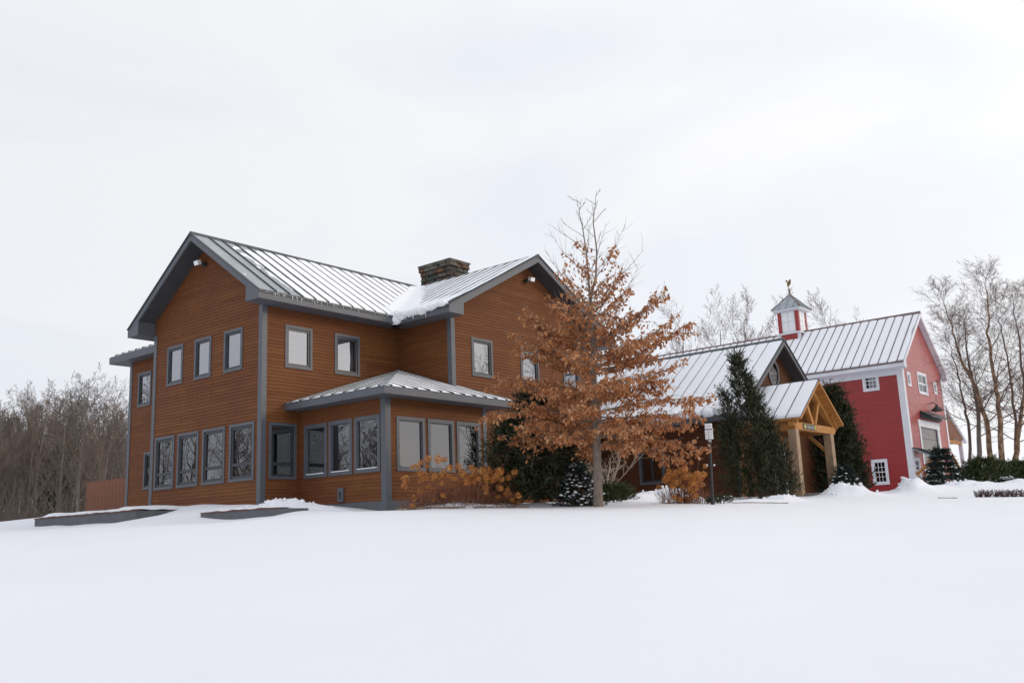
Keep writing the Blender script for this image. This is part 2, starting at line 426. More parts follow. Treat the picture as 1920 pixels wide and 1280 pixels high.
me = bpy.data.meshes.new('snow_ground')
idx = np.arange(nx*ny).reshape(ny, nx)
quads = np.stack([idx[:-1, :-1], idx[:-1, 1:], idx[1:, 1:], idx[1:, :-1]], -1).reshape(-1, 4)
me.vertices.add(nx*ny); me.vertices.foreach_set('co', np.stack([flat_x, flat_y, gzv], -1).ravel())
me.loops.add(quads.size); me.loops.foreach_set('vertex_index', quads.ravel().astype(np.int32))
me.polygons.add(len(quads)); me.polygons.foreach_set('loop_start', np.arange(0, quads.size, 4, dtype=np.int32))
me.polygons.foreach_set('use_smooth', np.ones(len(quads), bool))
me.update(calc_edges=True); me.validate()
me.materials.append(MATS['snow'])
ground = bpy.data.objects.new('snow_ground', me); COL.objects.link(ground)
tag(ground, 'smooth white snow field rising gently to the houses', kind='structure')
# ------------------------------------------------------------------ wall, window and roof builders
class Wall:
    """vertical plane: ax 'x' or 'y' is the constant axis, sgn the outward side; u runs along the other axis"""
    def __init__(self, ax, v, sgn): self.ax, self.val, self.sgn = ax, v, sgn
    def pt(self, u, n, z):
        return (self.val+self.sgn*n, u, z) if self.ax == 'x' else (u, self.val+self.sgn*n, z)
    def box(self, mb, u0, u1, n0, n1, z0, z1):
        mb.box(self.pt(u0, n0, z0), self.pt(u1, n1, z1))
def siding(parent, wall, z0, z1, ufun, holes, mat, exposure=0.105, proud=0.020, seed=1, breaks=()):
    """lapped clapboards, cut round the openings; boards are joined end to end at random points"""
    rnd = random.Random(seed); mb = MB()
    n = int(math.ceil((z1-z0)/exposure-1e-6))
    for i in range(n):
        a = z0+i*exposure; b = min(z1, a+exposure)
        cuts = sorted({a, b} | {h for (u0, u1, h0, h1) in holes for h in (h0, h1) if a+1e-4 < h < b-1e-4} | {k for k in breaks if a+1e-4 < k < b-1e-4})
        off = lambda z: proud-(proud-0.004)*(z-a)/exposure
        lo, hi = ufun(a)
        joints = []; u = lo+rnd.uniform(1.0, 4.0)
        while u < hi: joints.append(u); u += rnd.uniform(2.2, 4.8)
        for c0, c1 in zip(cuts, cuts[1:]):
            l0, h0_ = ufun(c0); l1, h1_ = ufun(c1-1e-6)
            if h0_-l0 < 0.02: continue
            segs = [(l0, l1, h0_, h1_)]
            for (u0, u1, k0, k1) in holes:
                if k0 < (c0+c1)/2 < k1:
                    ns = []
                    for (p0, p1, q0, q1) in segs:
                        if u1 <= min(p0, p1) or u0 >= max(q0, q1): ns.append((p0, p1, q0, q1)); continue
                        if u0 > p0: ns.append((p0, p1, u0, u0))
                        if u1 < q0: ns.append((u1, u1, q0, q1))
                    segs = ns
            for (p0, p1, q0, q1) in segs:
                js = [j for j in joints if max(p0, p1)+0.05 < j < min(q0, q1)-0.05]
                e0 = [p0]+js+[q0]; e1 = [p1]+js+[q1]
                for k in range(len(e0)-1):
                    g = 0.002 if 0 < k else 0
                    A, B = wall.pt(e0[k]+g, off(c0), c0), wall.pt(e0[k+1], off(c0), c0)
                    C_, D = wall.pt(e1[k+1], off(c1), c1), wall.pt(e1[k]+g, off(c1), c1)
                    vs = [A, B, C_, D]; fs = [(0, 1, 2, 3)]
                    if c0 == a:
                        vs += [wall.pt(e0[k]+g, -0.006, c0), wall.pt(e0[k+1], -0.006, c0)]; fs.append((4, 5, 1, 0))
                    mb.add(vs, fs)
    return mb.build('siding', mat, parent, kind='stuff')
def window(parent, wall, u0, u1, z0, z1, trim='grey_trim', sash='dark_sash', glass='coated_glass', tw=0.085, sw=0.065, bar=None, jamb=None, muntin=None, sill_snow=False, label=None):
    mb = MB()
    wall.box(mb, u0, u1, -0.03, 0.042, z1-tw, z1)
    wall.box(mb, u0, u1, -0.03, 0.045, z0, z0+tw)
    wall.box(mb, u0, u0+tw, -0.03, 0.040, z0+tw, z1-tw)
    wall.box(mb, u1-tw, u1, -0.03, 0.040, z0+tw, z1-tw)
    w = mb.build('window', trim, parent, label=label)
    a0, a1, b0, b1 = u0+tw, u1-tw, z0+tw, z1-tw
    s = MB()
    wall.box(s, a0, a1, -0.07, 0.012, b1-sw, b1); wall.box(s, a0, a1, -0.07, 0.012, b0, b0+sw)
    wall.box(s, a0, a0+sw, -0.07, 0.010, b0+sw, b1-sw); wall.box(s, a1-sw, a1, -0.07, 0.010, b0+sw, b1-sw)
    s.build('sash', sash, w)
    g0, g1, h0, h1 = a0+sw, a1-sw, b0+sw, b1-sw
    spans = [(h0, h1)]
    if bar:
        zb = h0+(h1-h0)*bar; r = MB(); wall.box(r, g0, g1, -0.07, 0.008, zb-0.05, zb+0.05); r.build('sash_bar', sash, w)
        spans = [(h0, zb-0.05), (zb+0.05, h1)]
    for (p, q) in spans:
        gl = MB(); wall.box(gl, g0, g1, -0.034, -0.028, p, q); gl.build('pane', glass, w)
    if muntin:
        nu, nzz, mw = muntin
        for i in range(1, nu):
            uu = g0+(g1-g0)*i/nu; q = MB(); wall.box(q, uu-mw/2, uu+mw/2, -0.045, -0.012, h0, h1); q.build('muntin', sash, w)
        for i in range(1, nzz):
            zz = h0+(h1-h0)*i/nzz; k = mw*2.0 if (i*2 == nzz) else mw
            q = MB(); wall.box(q, g0, g1, -0.046, -0.010 if k > mw else -0.013, zz-k/2, zz+k/2); q.build('muntin', sash, w)
    if jamb:
        j = MB()
        wall.box(j, a0-0.03, a0+0.012, -0.30, -0.072, b0, b1); wall.box(j, a1-0.012, a1+0.03, -0.30, -0.072, b0, b1)
        wall.box(j, a0-0.03, a1+0.03, -0.30, -0.072, b1-0.012, b1+0.03); wall.box(j, a0-0.03, a1+0.03, -0.30, -0.072, b0-0.03, b0+0.012)
        j.build('jamb', jamb, w)
    if sill_snow:
        q = MB(); wall.box(q, a0+0.01, a1-0.03, 0.013, 0.05, z0+tw+0.0, z0+tw+0.022); tag(q.build('sill_snow', 'roof_snow', w), kind='stuff')
    return (u0+0.05, u1-0.05, z0+0.05, z1-0.05)
def corner_board(parent, x, y, sx, sy, z0, z1, mat='grey_trim', w=0.15):
    """L-shaped board over an outside corner; sx, sy point outwards"""
    mb = MB()
    mb.box((x-sx*w, y+sy*0.0, z0), (x+sx*0.034, y+sy*0.034, z1))
    mb.box((x+sx*0.0, y-sy*w, z0), (x+sx*0.0345, y-sy*0.001, z1))
    return mb.build('corner_board', mat, parent)
def vnoise(x, y, s): return noise.noise((x, y, s))
def slope(roof, E, D, S, T, slo, shi, spacing, snow, hfun, seam_mat='seam_metal', panel_mat='roof_metal', t0=0.0, rib=(0.035, 0.055), seam_lo=None, seam_hi=None, rib_h=None):
    """standing-seam panels and ribs on one roof plane. E eave origin, D along the eave, S up the slope.
    slo/shi give the lower/upper limit along S at a distance t along the eave; snow is a mesh builder for the cover."""
    E = np.array(E, float); D = np.array(D, float); S = np.array(S, float); N = np.cross(D, S); N /= np.linalg.norm(N)
    if N[2] < 0: N = -N
    P = lambda t, s, h: E+D*t+S*s+N*h
    ts = [0.0]
    t = t0 if t0 > 0.05 else spacing
    while t < T-0.06: ts.append(t); t += spacing
    ts.append(T)
    for k in range(len(ts)-1):
        a, b = ts[k]+0.004, ts[k+1]-0.004
        la, lb, ha, hb = slo(a), slo(b), shi(a), shi(b)
        if max(ha-la, hb-lb) < 0.06: continue
        ha, hb = max(ha, la+0.01), max(hb, lb+0.01)
        base = [P(a, la, 0.012), P(b, lb, 0.012), P(b, hb, 0.012), P(a, ha, 0.012)]
        top = [P(a, la, 0.018), P(b, lb, 0.018), P(b, hb, 0.018), P(a, ha, 0.018)]
        piece('roof_panel', base+top, BOXF, panel_mat, roof)
        if snow is not None:
            ns = max(3, int(max(ha-la, hb-lb)/0.22)); nt = 4
            aa, bb = a+rib[0]*0.55, b-rib[0]*0.55
            rows = []
            for i in range(ns+1):
                f = i/ns; row = []
                for j in range(nt+1):
                    g = j/nt; tt = aa+(bb-aa)*g
                    s_ = (la+(ha-la)*f)*(1-g)+(lb+(hb-lb)*f)*g
                    h = hfun(tt, s_, P(tt, s_, 0))
                    if j in (0, nt): h = h*0.82-0.002
                    if i == 0: h *= 0.75
                    row.append((tt, s_, h))
                rows.append(row)
            k0 = len(snow.v)
            for row in rows:
                for (tt, s_, h) in row: snow.v.append(tuple(P(tt, s_, 0.010+h)))
            W = nt+1
            for i in range(ns):
                for j in range(nt):
                    if max(rows[i][j][2], rows[i][j+1][2], rows[i+1][j][2], rows[i+1][j+1][2]) > 0.006:
                        snow.f.append((k0+i*W+j, k0+i*W+j+1, k0+(i+1)*W+j+1, k0+(i+1)*W+j))
            # front lip at the eave
            k1 = len(snow.v)
            for j in range(W): tt, s_, h = rows[0][j]; snow.v.append(tuple(P(tt, s_, 0.010)))
            for j in range(nt):
                if max(rows[0][j][2], rows[0][j+1][2]) > 0.006: snow.f.append((k1+j, k1+j+1, k0+j+1, k0+j))
    w, hgt = rib
    for k in range(1, len(ts)-1):
        t = ts[k]; l = slo(t) if seam_lo is None else seam_lo(t); u = shi(t) if seam_hi is None else seam_hi(t)
        if u-l < 0.08: continue
        hh = hgt if rib_h is None else rib_h(t)
        base = [P(t-w/2, l, 0.008), P(t+w/2, l, 0.008), P(t+w/2, u, 0.008), P(t-w/2, u, 0.008)]
        top = [P(t-w/2, l, hh), P(t+w/2, l, hh), P(t+w/2, u, hh), P(t-w/2, u, hh)]
        piece('seam', base+top, BOXF, seam_mat, roof)
def unit(v): v = np.array(v, float); return v/np.linalg.norm(v)

# ================================================================== brown house
XL, X0, X1, X2 = -29.57, -23.42, -19.55, -20.92
Y0, Y1, Y2, Y4 = 16.67, 18.09, 22.36, 30.64
ZB = 0.55                       # foot of the walls, under the snow
XR, YR = -26.5, 26.5            # ridge lines
ZRIDGE, ZEAVE, ZSOF = 9.93, 7.31, 7.05
KM = (ZRIDGE-ZEAVE)/(-22.72-XR) # slope of the long roof
KC = (ZRIDGE-ZEAVE)/(YR-21.62)  # slope of the cross gable roof
OV = 0.65
EX, EY = -22.72, 21.62          # eaves
house = thing('timber_house', (X0, Y0, 0.9), 'two-storey brown clapboard house with grey trim and a hipped sunroom in its corner', 'house')

up_m = dict(glass='coated_glass')
def lower(u0, u1, w, **k): return window(house, w, u0, u1, 1.78, 3.53, glass='lower_glass', bar=0.24, sw=0.085, **k)
wA = Wall('y', Y0, -1)
holes = []
for u0, u1 in ((-28.72, -27.76), (-27.07, -26.11), (-25.40, -24.40)): holes.append(window(house, wA, u0, u1, 5.20, 6.54))
for u0, u1 in ((-29.31, -28.12), (-27.92, -26.70), (-26.47, -25.24), (-25.0, -23.72)): holes.append(lower(u0, u1, wA))
half = lambda z: (X0-XL)/2 if z <= 7.3 else min((X0-XL)/2, max(0.0, (9.70-z)/KM))
siding(house, wA, ZB, 9.70, lambda z: (XR-half(z)+0.0, XR+half(z)), holes, 'brown_siding', seed=1, breaks=(7.3,))
wB = Wall('x', X0, 1)
holes = [window(house, wB, 17.49, 18.54, 5.21, 6.56), window(house, wB, 19.45, 20.52, 5.21, 6.56), window(house, wB, 16.93, 17.94, 1.79, 3.48, glass='clear_glass', bar=0.22)]
siding(house, wB, ZB, 7.1, lambda z: (Y0, Y2), holes, 'brown_siding', seed=2)
wC = Wall('y', Y2, -1)
siding(house, wC, ZB, 7.1, lambda z: (X0, X2), [], 'brown_siding', seed=3)
wD = Wall('x', X2, 1)
holes = [window(house, wD, a, b, 5.20, 6.54) for a, b in ((23.33, 24.42), (25.97, 27.04), (28.55, 29.6))]
halfc = lambda z: (Y4-Y2)/2 if z <= 7.3 else min((Y4-Y2)/2, max(0.0, (9.72-z)/KC))
siding(house, wD, ZB, 9.72, lambda z: (YR-halfc(z), YR+halfc(z)), holes, 'brown_siding', seed=4, breaks=(7.3,))
# recessed block on the far left
YRB, XRB = 18.5, -34.56
wE = Wall('y', YRB, -1)
holes = [window(house, wE, -33.93, -32.98, 5.22, 6.55), window(house, wE, -33.3, -32.2, 2.05, 3.45)]
siding(house, wE, ZB, 7.1, lambda z: (XRB, XL), holes, 'brown_siding', seed=5)
# back walls, plain clapboard too
for w, lo, hi, zt, sd in ((Wall('x', XRB, -1), YRB, 30.6, 7.1, 6), (Wall('y', Y4, 1), XRB, X2, 7.1, 7), (Wall('x', XL, -1), Y0, YRB, 7.1, 8)):
    siding(house, w, ZB, zt, lambda z, lo=lo, hi=hi: (lo, hi), [], 'brown_siding', exposure=0.21, seed=sd)
for x, y, sx, sy, zt in ((X0, Y0, 1, -1, 7.06), (XL, Y0, -1, -1, 7.06), (X2, Y2, 1, -1, 7.06), (X2, Y4, 1, 1, 7.06), (XRB, YRB, -1, -1, 7.06)):
    corner_board(house, x, y, sx, sy, ZB, zt)
# floors and inner partitions
fl = MB()
fl.box((XL+0.05, Y0+0.05, 3.95), (X0-0.05, Y4-0.05, 4.2)); fl.box((X0, Y2+0.05, 3.95), (X2-0.05, Y4-0.05, 4.2)); fl.box((XRB+0.05, YRB+0.05, 3.95), (XL, Y4-0.05, 4.2))
fl.box((XRB+0.05, YRB+0.05, 0.6), (X2-0.05, Y4-0.05, 0.75)); fl.box((XL+0.05, Y0+0.05, 0.6), (X0-0.05, YRB, 0.75))
fl.box((XL+0.05, Y0+0.05, 7.0), (X0-0.05, Y4-0.05, 7.1)); fl.box((X0, Y2+0.05, 7.0), (X2-0.05, Y4-0.05, 7.1))
fl.box((XL+0.1, 21.2, 0.75), (X0-0.1, 21.35, 3.95)); fl.box((XL+0.1, 21.2, 4.2), (X0-0.1, 21.35, 7.0)); fl.box((X0+0.0, Y2+3.4, 4.2), (X0+0.12, Y4-0.1, 7.0))
fl.build('floor_slab', 'interior', house)

def roof_slab(mb, poly, vec): mb.prism(poly, vec)
roof = MB()
TH = 0.24
ys = Y0-OV
main_poly = [(EX, ys, ZEAVE), (XR, ys, ZRIDGE), (2*XR-EX, ys, ZEAVE), (2*XR-EX, ys, ZEAVE-TH), (XR, ys, ZRIDGE-TH), (EX, ys, ZEAVE-TH)]
roof.prism(main_poly, (0, Y4+0.5-ys, 0))
main_roof = roof.build('roof', 'grey_trim', house)
for sx in (1, -1):                                             # boxed eaves with their returns
    e = MB(); ex = EX if sx == 1 else 2*XR-EX; wx = X0 if sx == 1 else XL
    e.prism([(wx+sx*0.035, ys+0.004, ZSOF), (ex-sx*0.003, ys+0.004, ZSOF), (ex-sx*0.003, ys+0.004, ZEAVE-TH+0.02), (wx+sx*0.035, ys+0.004, ZEAVE-TH+0.02+KM*abs(ex-wx))], (0, (21.9 if sx == 1 else YRB+0.2)-ys, 0))
    e.build('eave_box', 'grey_trim', house)
cr_ = MB(); xs = X2+OV
cross_poly = [(xs, EY, ZEAVE), (xs, YR, ZRIDGE), (xs, 2*YR-EY, ZEAVE), (xs, 2*YR-EY, ZEAVE-TH), (xs, YR, ZRIDGE-TH), (xs, EY, ZEAVE-TH)]
cr_.prism(cross_poly, (XR-xs, 0, 0))
cross_roof = cr_.build('roof', 'grey_trim', house)
for sy in (-1, 1):
    e = MB(); ey = EY if sy == -1 else 2*YR-EY; wy = Y2 if sy == -1 else Y4
    e.prism([(xs-0.004, wy+sy*0.035, ZSOF), (xs-0.004, ey-sy*0.003, ZSOF), (xs-0.004, ey-sy*0.003, ZEAVE-TH+0.02), (xs-0.004, wy+sy*0.035, ZEAVE-TH+0.02+KC*abs(ey-wy))], (X0+0.3-xs, 0, 0))
    e.build('eave_box', 'grey_trim', house)
# boarded soffits under the rakes, their shade painted in
for sgn in (1, -1):
    q = MB(); zo = -TH-0.012
    q.hexa([(XR, ys+0.05, ZRIDGE+zo), (XR+sgn*(EX-XR)*0.82, ys+0.05, ZRIDGE-0.82*(ZRIDGE-ZEAVE)+zo), (XR+sgn*(EX-XR)*0.82, Y0-0.022, ZRIDGE-0.82*(ZRIDGE-ZEAVE)+zo), (XR, Y0-0.022, ZRIDGE+zo)],
           [(XR, ys+0.05, ZRIDGE+zo+0.02), (XR+sgn*(EX-XR)*0.82, ys+0.05, ZRIDGE-0.82*(ZRIDGE-ZEAVE)+zo+0.02), (XR+sgn*(EX-XR)*0.82, Y0-0.022, ZRIDGE-0.82*(ZRIDGE-ZEAVE)+zo+0.02), (XR, Y0-0.022, ZRIDGE+zo+0.02)]); q.build('soffit', 'shaded_soffit', house)
    q = MB(); yy_ = YR+sgn*(YR-EY)*0.82
    q.hexa([(xs-0.05, YR, ZRIDGE+zo), (xs-0.05, yy_, ZRIDGE-0.82*(ZRIDGE-ZEAVE)+zo), (X2+0.022, yy_, ZRIDGE-0.82*(ZRIDGE-ZEAVE)+zo), (X2+0.022, YR, ZRIDGE+zo)],
           [(xs-0.05, YR, ZRIDGE+zo+0.02), (xs-0.05, yy_, ZRIDGE-0.82*(ZRIDGE-ZEAVE)+zo+0.02), (X2+0.022, yy_, ZRIDGE-0.82*(ZRIDGE-ZEAVE)+zo+0.02), (X2+0.022, YR, ZRIDGE+zo+0.02)]); q.build('soffit', 'shaded_soffit', house)
# low roof of the recessed block
rb = MB(); K3 = 0.23; ZE3 = 7.31
rb.prism([(XRB-0.77, 17.98, ZE3), (XRB-0.77, 22.5, ZE3+K3*4.5), (XRB-0.77, 31, ZE3), (XRB-0.77, 31, ZE3-0.2), (XRB-0.77, 22.5, ZE3+K3*4.5-0.2), (XRB-0.77, 17.98, ZE3-0.2)], (XL-0.002-XRB+0.77, 0, 0))
side_roof = rb.build('roof', 'grey_trim', house)
e = MB(); e.prism([(XRB-0.765, 17.985, ZSOF), (XRB-0.765, YRB-0.035, ZSOF), (XRB-0.765, YRB-0.035, ZE3-0.05), (XRB-0.765, 17.985, ZE3-0.17)], (XL-0.04-XRB+0.765, 0, 0)); 
e.box((XRB-0.765, YRB-0.034, ZSOF), (XRB-0.036, 30.5, ZSOF+0.14)); e.build('eave_box', 'grey_trim', house)

# --- main roof, slope towards the sunroom
snow_h = MB()
Lm = math.hypot(-EX+XR, ZRIDGE-ZEAVE)
Sm = unit((XR-EX, 0, ZRIDGE-ZEAVE))
def xv(y): return XR+KC*(YR-y)/KM            # valley on the main slope
def slo_m(t):
    y = ys+t
    return 0.0 if y <= EY else (EX-min(EX, xv(y)))/abs(XR-EX)*Lm
def h_main(t, s, p):
    b = 0.036+0.012*vnoise(p[0]*0.8, p[1]*0.8, 2.0)+0.010*vnoise(p[0]*4, p[1]*4, 8.0)
    k = min(1.0, max(0.0, (t-0.4)/3.2))                       # the wind has scoured the gable end
    b -= (1-k)*(0.040+0.02*vnoise(p[0]*2.0, p[1]*2.0, 5.0))
    if s < 0.16: b -= 0.012
    if s > Lm-0.5: b -= (s-Lm+0.5)*0.05
    return b
slope(main_roof, (EX, ys, ZEAVE), (0, 1, 0), Sm, YR-ys, slo_m, lambda t: Lm-0.06, 0.5, snow_h, h_main, t0=0.62, rib=(0.036, 0.052),
      seam_lo=lambda t: 0.0 if ys+t < EY-0.35 else slo_m(t)+0.42+0.25*vnoise(t*1.7, 0, 9), rib_h=lambda t: 0.056 if t < 4 else 0.052)
Lc = math.hypot(YR-EY, ZRIDGE-ZEAVE)
Sc = unit((0, YR-EY, ZRIDGE-ZEAVE))
def yv(x): return YR-KM*(x-XR)/KC
def slo_c(t):
    x = xs-t
    return 0.0 if x >= EX else (min(YR, yv(x))-EY)/(YR-EY)*Lc
def h_cross(t, s, p):
    b = 0.047+0.016*vnoise(p[0]*0.9, p[1]*0.9, 4.0)+0.01*vnoise(p[0]*4, p[1]*4, 3.0)
    if s < 1.6: b += 0.035*(1.6-s)
    if t < 0.45: b += 0.012
    return b
slope(cross_roof, (xs, EY, ZEAVE), (-1, 0, 0), Sc, xs-XR, slo_c, lambda t: Lc-0.06, 0.5, snow_h, h_cross, t0=0.42, rib=(0.034, 0.06),
      seam_lo=lambda t: slo_c(t)+(1.2 if xs-t > EX else 0.45)+0.35*vnoise(t*2.1, 3, 1), rib_h=lambda t: 0.068)
for a, b in (((XR, ys-0.02, ZRIDGE), (XR, YR, ZRIDGE)), ((XR, YR, ZRIDGE), (xs+0.02, YR, ZRIDGE))):   # ridge caps
    q = MB(); a = np.array(a); b = np.array(b); d = unit(b-a); side = np.cross(d, (0, 0, 1)); k = KM if abs(d[1]) > 0.5 else KC
    q.prism([tuple(a+side*0.14+(0, 0, -0.14*k+0.035)), tuple(a+(0, 0, 0.075)), tuple(a-side*0.14+(0, 0, -0.14*k+0.035)), tuple(a-side*0.13+(0, 0, -0.13*k-0.02)), tuple(a+side*0.13+(0, 0, -0.13*k-0.02))], tuple(b-a))
    q.build('ridge_cap', 'seam_metal', main_roof if abs(d[1]) > 0.5 else cross_roof)
for poly in ([(EX+0.012, ys-0.012, ZEAVE-0.035), (EX+0.012, EY, ZEAVE-0.035)], [(xs+0.012, EY-0.012, ZEAVE-0.035), (EX, EY-0.012, ZEAVE-0.035)]):
    q = MB(); q.beam(poly[0], poly[1], 0.03, 0.07); q.build('drip_edge', 'seam_metal', main_roof)
for sgn in (1, -1):                                             # metal edge along the rakes
    q = MB(); q.beam((XR, ys-0.012, ZRIDGE+0.01), (XR+sgn*(EX-XR), ys-0.012, ZEAVE+0.01), 0.03, 0.06, (0, 1, 0)); q.build('rake_edge', 'seam_metal', main_roof)
    q = MB(); q.beam((xs+0.012, YR, ZRIDGE+0.01), (xs+0.012, YR+sgn*(YR-EY), ZEAVE+0.01), 0.03, 0.06, (1, 0, 0)); q.build('rake_edge', 'seam_metal', cross_roof)
# side roof ribs
Ss = unit((0, 4.5, K3*4.5))
slope(side_roof, (XRB-0.77, 17.98, ZE3), (1, 0, 0), Ss, 5.0, lambda t: 0.0, lambda t: 4.5, 0.5, snow_h, lambda t, s, p: 0.03+0.015*vnoise(p[0]*2, p[1]*2, 1), rib=(0.06, 0.075))
# --- snow packed into the valley, hanging over the inner eave corner
vs_, W = [], 9
for i in range(27):
    f = i/26
    x = EX+(XR-EX)*f+ (0.16 if i == 0 else 0); y = EY+(YR-EY)*f-(0.16 if i == 0 else 0); z = ZEAVE+(ZRIDGE-ZEAVE)*f
    row = []
    for j in range(W):
        g = (j/(W-1)-0.5)*2
        wd = (1.0 if g < 0 else 1.3)*(0.55+0.45*(1-f))*(1+0.25*vnoise(i*0.35, g*2, 4))
        off = abs(g)*wd
        if g < 0: px, py = x, y-off; pz = z if py > EY else z   # on the main slope side (towards the viewer)
        else: px, py = x+off, y
        pz = max(ZRIDGE-KM*(px-XR), ZRIDGE-KC*(YR-py))
        hgt = (0.10*(1-g*g)+0.022)*(0.6+0.55*(1-f))+0.012*vnoise(px*3, py*3, 6)
        if abs(g) == 1: hgt = -0.02
        row.append((px, max(py, EY-0.14), pz+hgt))
    vs_.append(row)
k0 = len(snow_h.v)
for row in vs_: snow_h.v += row
for i in range(26):
    for j in range(W-1): snow_h.f.append((k0+i*W+j, k0+i*W+j+1, k0+(i+1)*W+j+1, k0+(i+1)*W+j))
rr = random.Random(5)
def blob(mb, c, r, sq=(1, 1, 1), seed=0, nlat=6, nlon=9, amp=0.3):
    k = len(mb.v)
    for i in range(nlat+1):
        th = math.pi*i/nlat
        for j in range(nlon):
            ph = 2*math.pi*j/nlon
            d = Vector((math.sin(th)*math.cos(ph), math.sin(th)*math.sin(ph), math.cos(th)))
            q = r*(1+amp*noise.noise(d*1.6+Vector((seed*1.7, seed*0.9, seed*2.3))))
            mb.v.append((c[0]+d.x*q*sq[0], c[1]+d.y*q*sq[1], c[2]+d.z*q*sq[2]))
    for i in range(nlat):
        for j in range(nlon):
            mb.f.append((k+i*nlon+j, k+(i+1)*nlon+j, k+(i+1)*nlon+(j+1) % nlon, k+i*nlon+(j+1) % nlon))
for i in range(16):                                             # ragged snow lip along the cross gable eave
    t = i/15; x = xs-0.25-(xs-0.25-EX-0.1)*t
    blob(snow_h, (x, EY-0.03-0.05*rr.random(), ZEAVE+0.02+0.05*rr.random()-0.10*t*rr.random()), 0.09+0.06*t+0.05*rr.random(), (1.5, 0.8, 0.8), i)
for i in range(5): blob(snow_h, (EX+0.05-0.12*i, EY-0.05-0.10*i*rr.random(), ZEAVE-0.10+0.02*i), 0.20, (0.9, 0.8, 1.0), 40+i)
tag(snow_h.build('roof_snow', 'roof_snow', smooth=True), 'thin snow lying between the roof seams of the two-storey brown house', kind='stuff')
ice = MB(); rr = random.Random(8)
for i in range(34):
    y = ys+0.2+rr.random()*(EY-ys-0.4); L = 0.04+0.12*rr.random()**3
    ice.tube([(EX+0.03, y, ZEAVE-0.03), (EX+0.03, y, ZEAVE-0.03-L)], [0.008, 0.002], 4)
for i in range(14):
    x = EX+0.1+rr.random()*2.0; L = 0.05+0.25*rr.random()**2
    ice.tube([(x, EY-0.06, ZEAVE-0.02), (x, EY-0.06, ZEAVE-0.02-L)], [0.018, 0.002], 4)
tag(ice.build('icicles', 'lamp_white'), 'short icicles along the eave of the brown house', kind='stuff')

# --- chimney of stacked field stone behind the cross ridge
cx0, cx1, cy0, cy1 = -27.15, -25.45, 27.25, 28.35
ch = MB(); ch.box((cx0+0.1, cy0+0.1, 9.0), (cx1-0.1, cy1-0.1, 11.06)); chimney = ch.build('chimney', 'stone', house)
rs = random.Random(21)
def stone_piece(lo, hi, sh):
    x0, y0, z0 = lo; x1, y1, z1 = hi
    v = []
    for z in (z0, z1):
        for (x, y) in ((x0, y0), (x1, y0), (x1, y1), (x0, y1)):
            v.append((x+rs.uniform(-sh, sh), y+rs.uniform(-sh, sh), z+rs.uniform(-sh*0.6, sh*0.6)))
    bmv = bmesh.new(); vv = [bmv.verts.new(p) for p in v]
    for q in BOXF: bmv.faces.new([vv[i] for i in q])
    bmesh.ops.bevel(bmv, geom=bmv.edges[:], offset=min(0.022, (z1-z0)*0.25), segments=1, affect='EDGES')
    bmv.verts.index_update()
    vs = [tuple(p.co) for p in bmv.verts]; fs = [[q.index for q in f.verts] for f in bmv.faces]; bmv.free()
    return piece('stone', vs, fs, 'stone', chimney)
z = 9.65
while z < 11.08:
    top = z > 10.78
    hgt = rs.uniform(0.08, 0.19) if not top else 0.15
    out = 0.07 if top else rs.uniform(-0.01, 0.02)
    for side in ('front', 'right', 'left'):
        u = 0.0; L = (cx1-cx0) if side == 'front' else (cy1-cy0)
        L += 2*out
        while u < L-0.02:
            w_ = min(rs.uniform(0.16, 0.55), L-u)
            if L-u-w_ < 0.1: w_ = L-u
            jut = rs.uniform(-0.03, 0.045)
            if side == 'front': stone_piece((cx0-out+u+0.006, cy0-out-jut, z+0.005), (cx0-out+u+w_-0.006, cy0+0.2, z+hgt-0.005), 0.008)
            elif side == 'right': stone_piece((cx1-0.2, cy0-out+u+0.006, z+0.005), (cx1+out+jut, cy0-out+u+w_-0.006, z+hgt-0.005), 0.008)
            elif z > 10.2: stone_piece((cx0-out-jut, cy0-out+u+0.006, z+0.005), (cx0+0.2, cy0-out+u+w_-0.006, z+hgt-0.005), 0.008)
            u += w_
    z += hgt
cap = MB(); cap.box((cx0-0.09, cy0-0.09, 11.075), (cx1+0.09, cy1+0.09, 11.125)); cap.build('cap_stone', 'seam_metal', chimney)

# --- sunroom in the inner corner
Y3 = 22.36
wS = Wall('y', Y1, -1); wT = Wall('x', X1, 1)
kw = dict(glass='clear_glass', sash='grey_trim', sw=0.02, jamb='rust_red', tw=0.11)
ZS = 3.95
holes = [window(house, wS, a, b, 1.79, 3.41, sill_snow=True, **kw) for a, b in ((-23.17, -22.09), (-22.0, -20.95), (-20.85, -19.76))]
siding(house, wS, 0.98, ZS, lambda z: (X0, X1), holes, 'brown_siding', seed=11)
holes = [window(house, wT, a, b, 1.79, 3.36, **kw) for a, b in ((18.48, 19.63), (19.75, 20.88), (21.0, 22.09))]
siding(house, wT, 0.98, ZS, lambda z: (Y1, Y3), holes, 'brown_siding', seed=12)
siding(house, Wall('y', Y3, 1), 0.98, ZS, lambda z: (X2, X1), [], 'brown_siding', seed=13)
f_ = MB(); f_.box((X0, Y1-0.01, 0.3), (X1+0.01, Y1+0.2, 0.975)); f_.box((X1-0.2, Y1+0.201, 0.3), (X1+0.01, Y3, 0.975)); f_.build('foundation', 'planter_grey', house)
corner_board(house, X1, Y1, 1, -1, 0.45, ZS, w=0.17); corner_board(house, X1, Y3, 1, 1, 0.45, ZS, w=0.13)
fi = MB(); fi.box((X0+0.05, Y1+0.25, 0.9), (X1-0.25, Y3-0.05, 1.0)); fi.box((X0+0.05, Y1+0.05, 3.80), (X1-0.05, Y3-0.03, 3.84)); fi.build('floor_slab', 'interior', house)
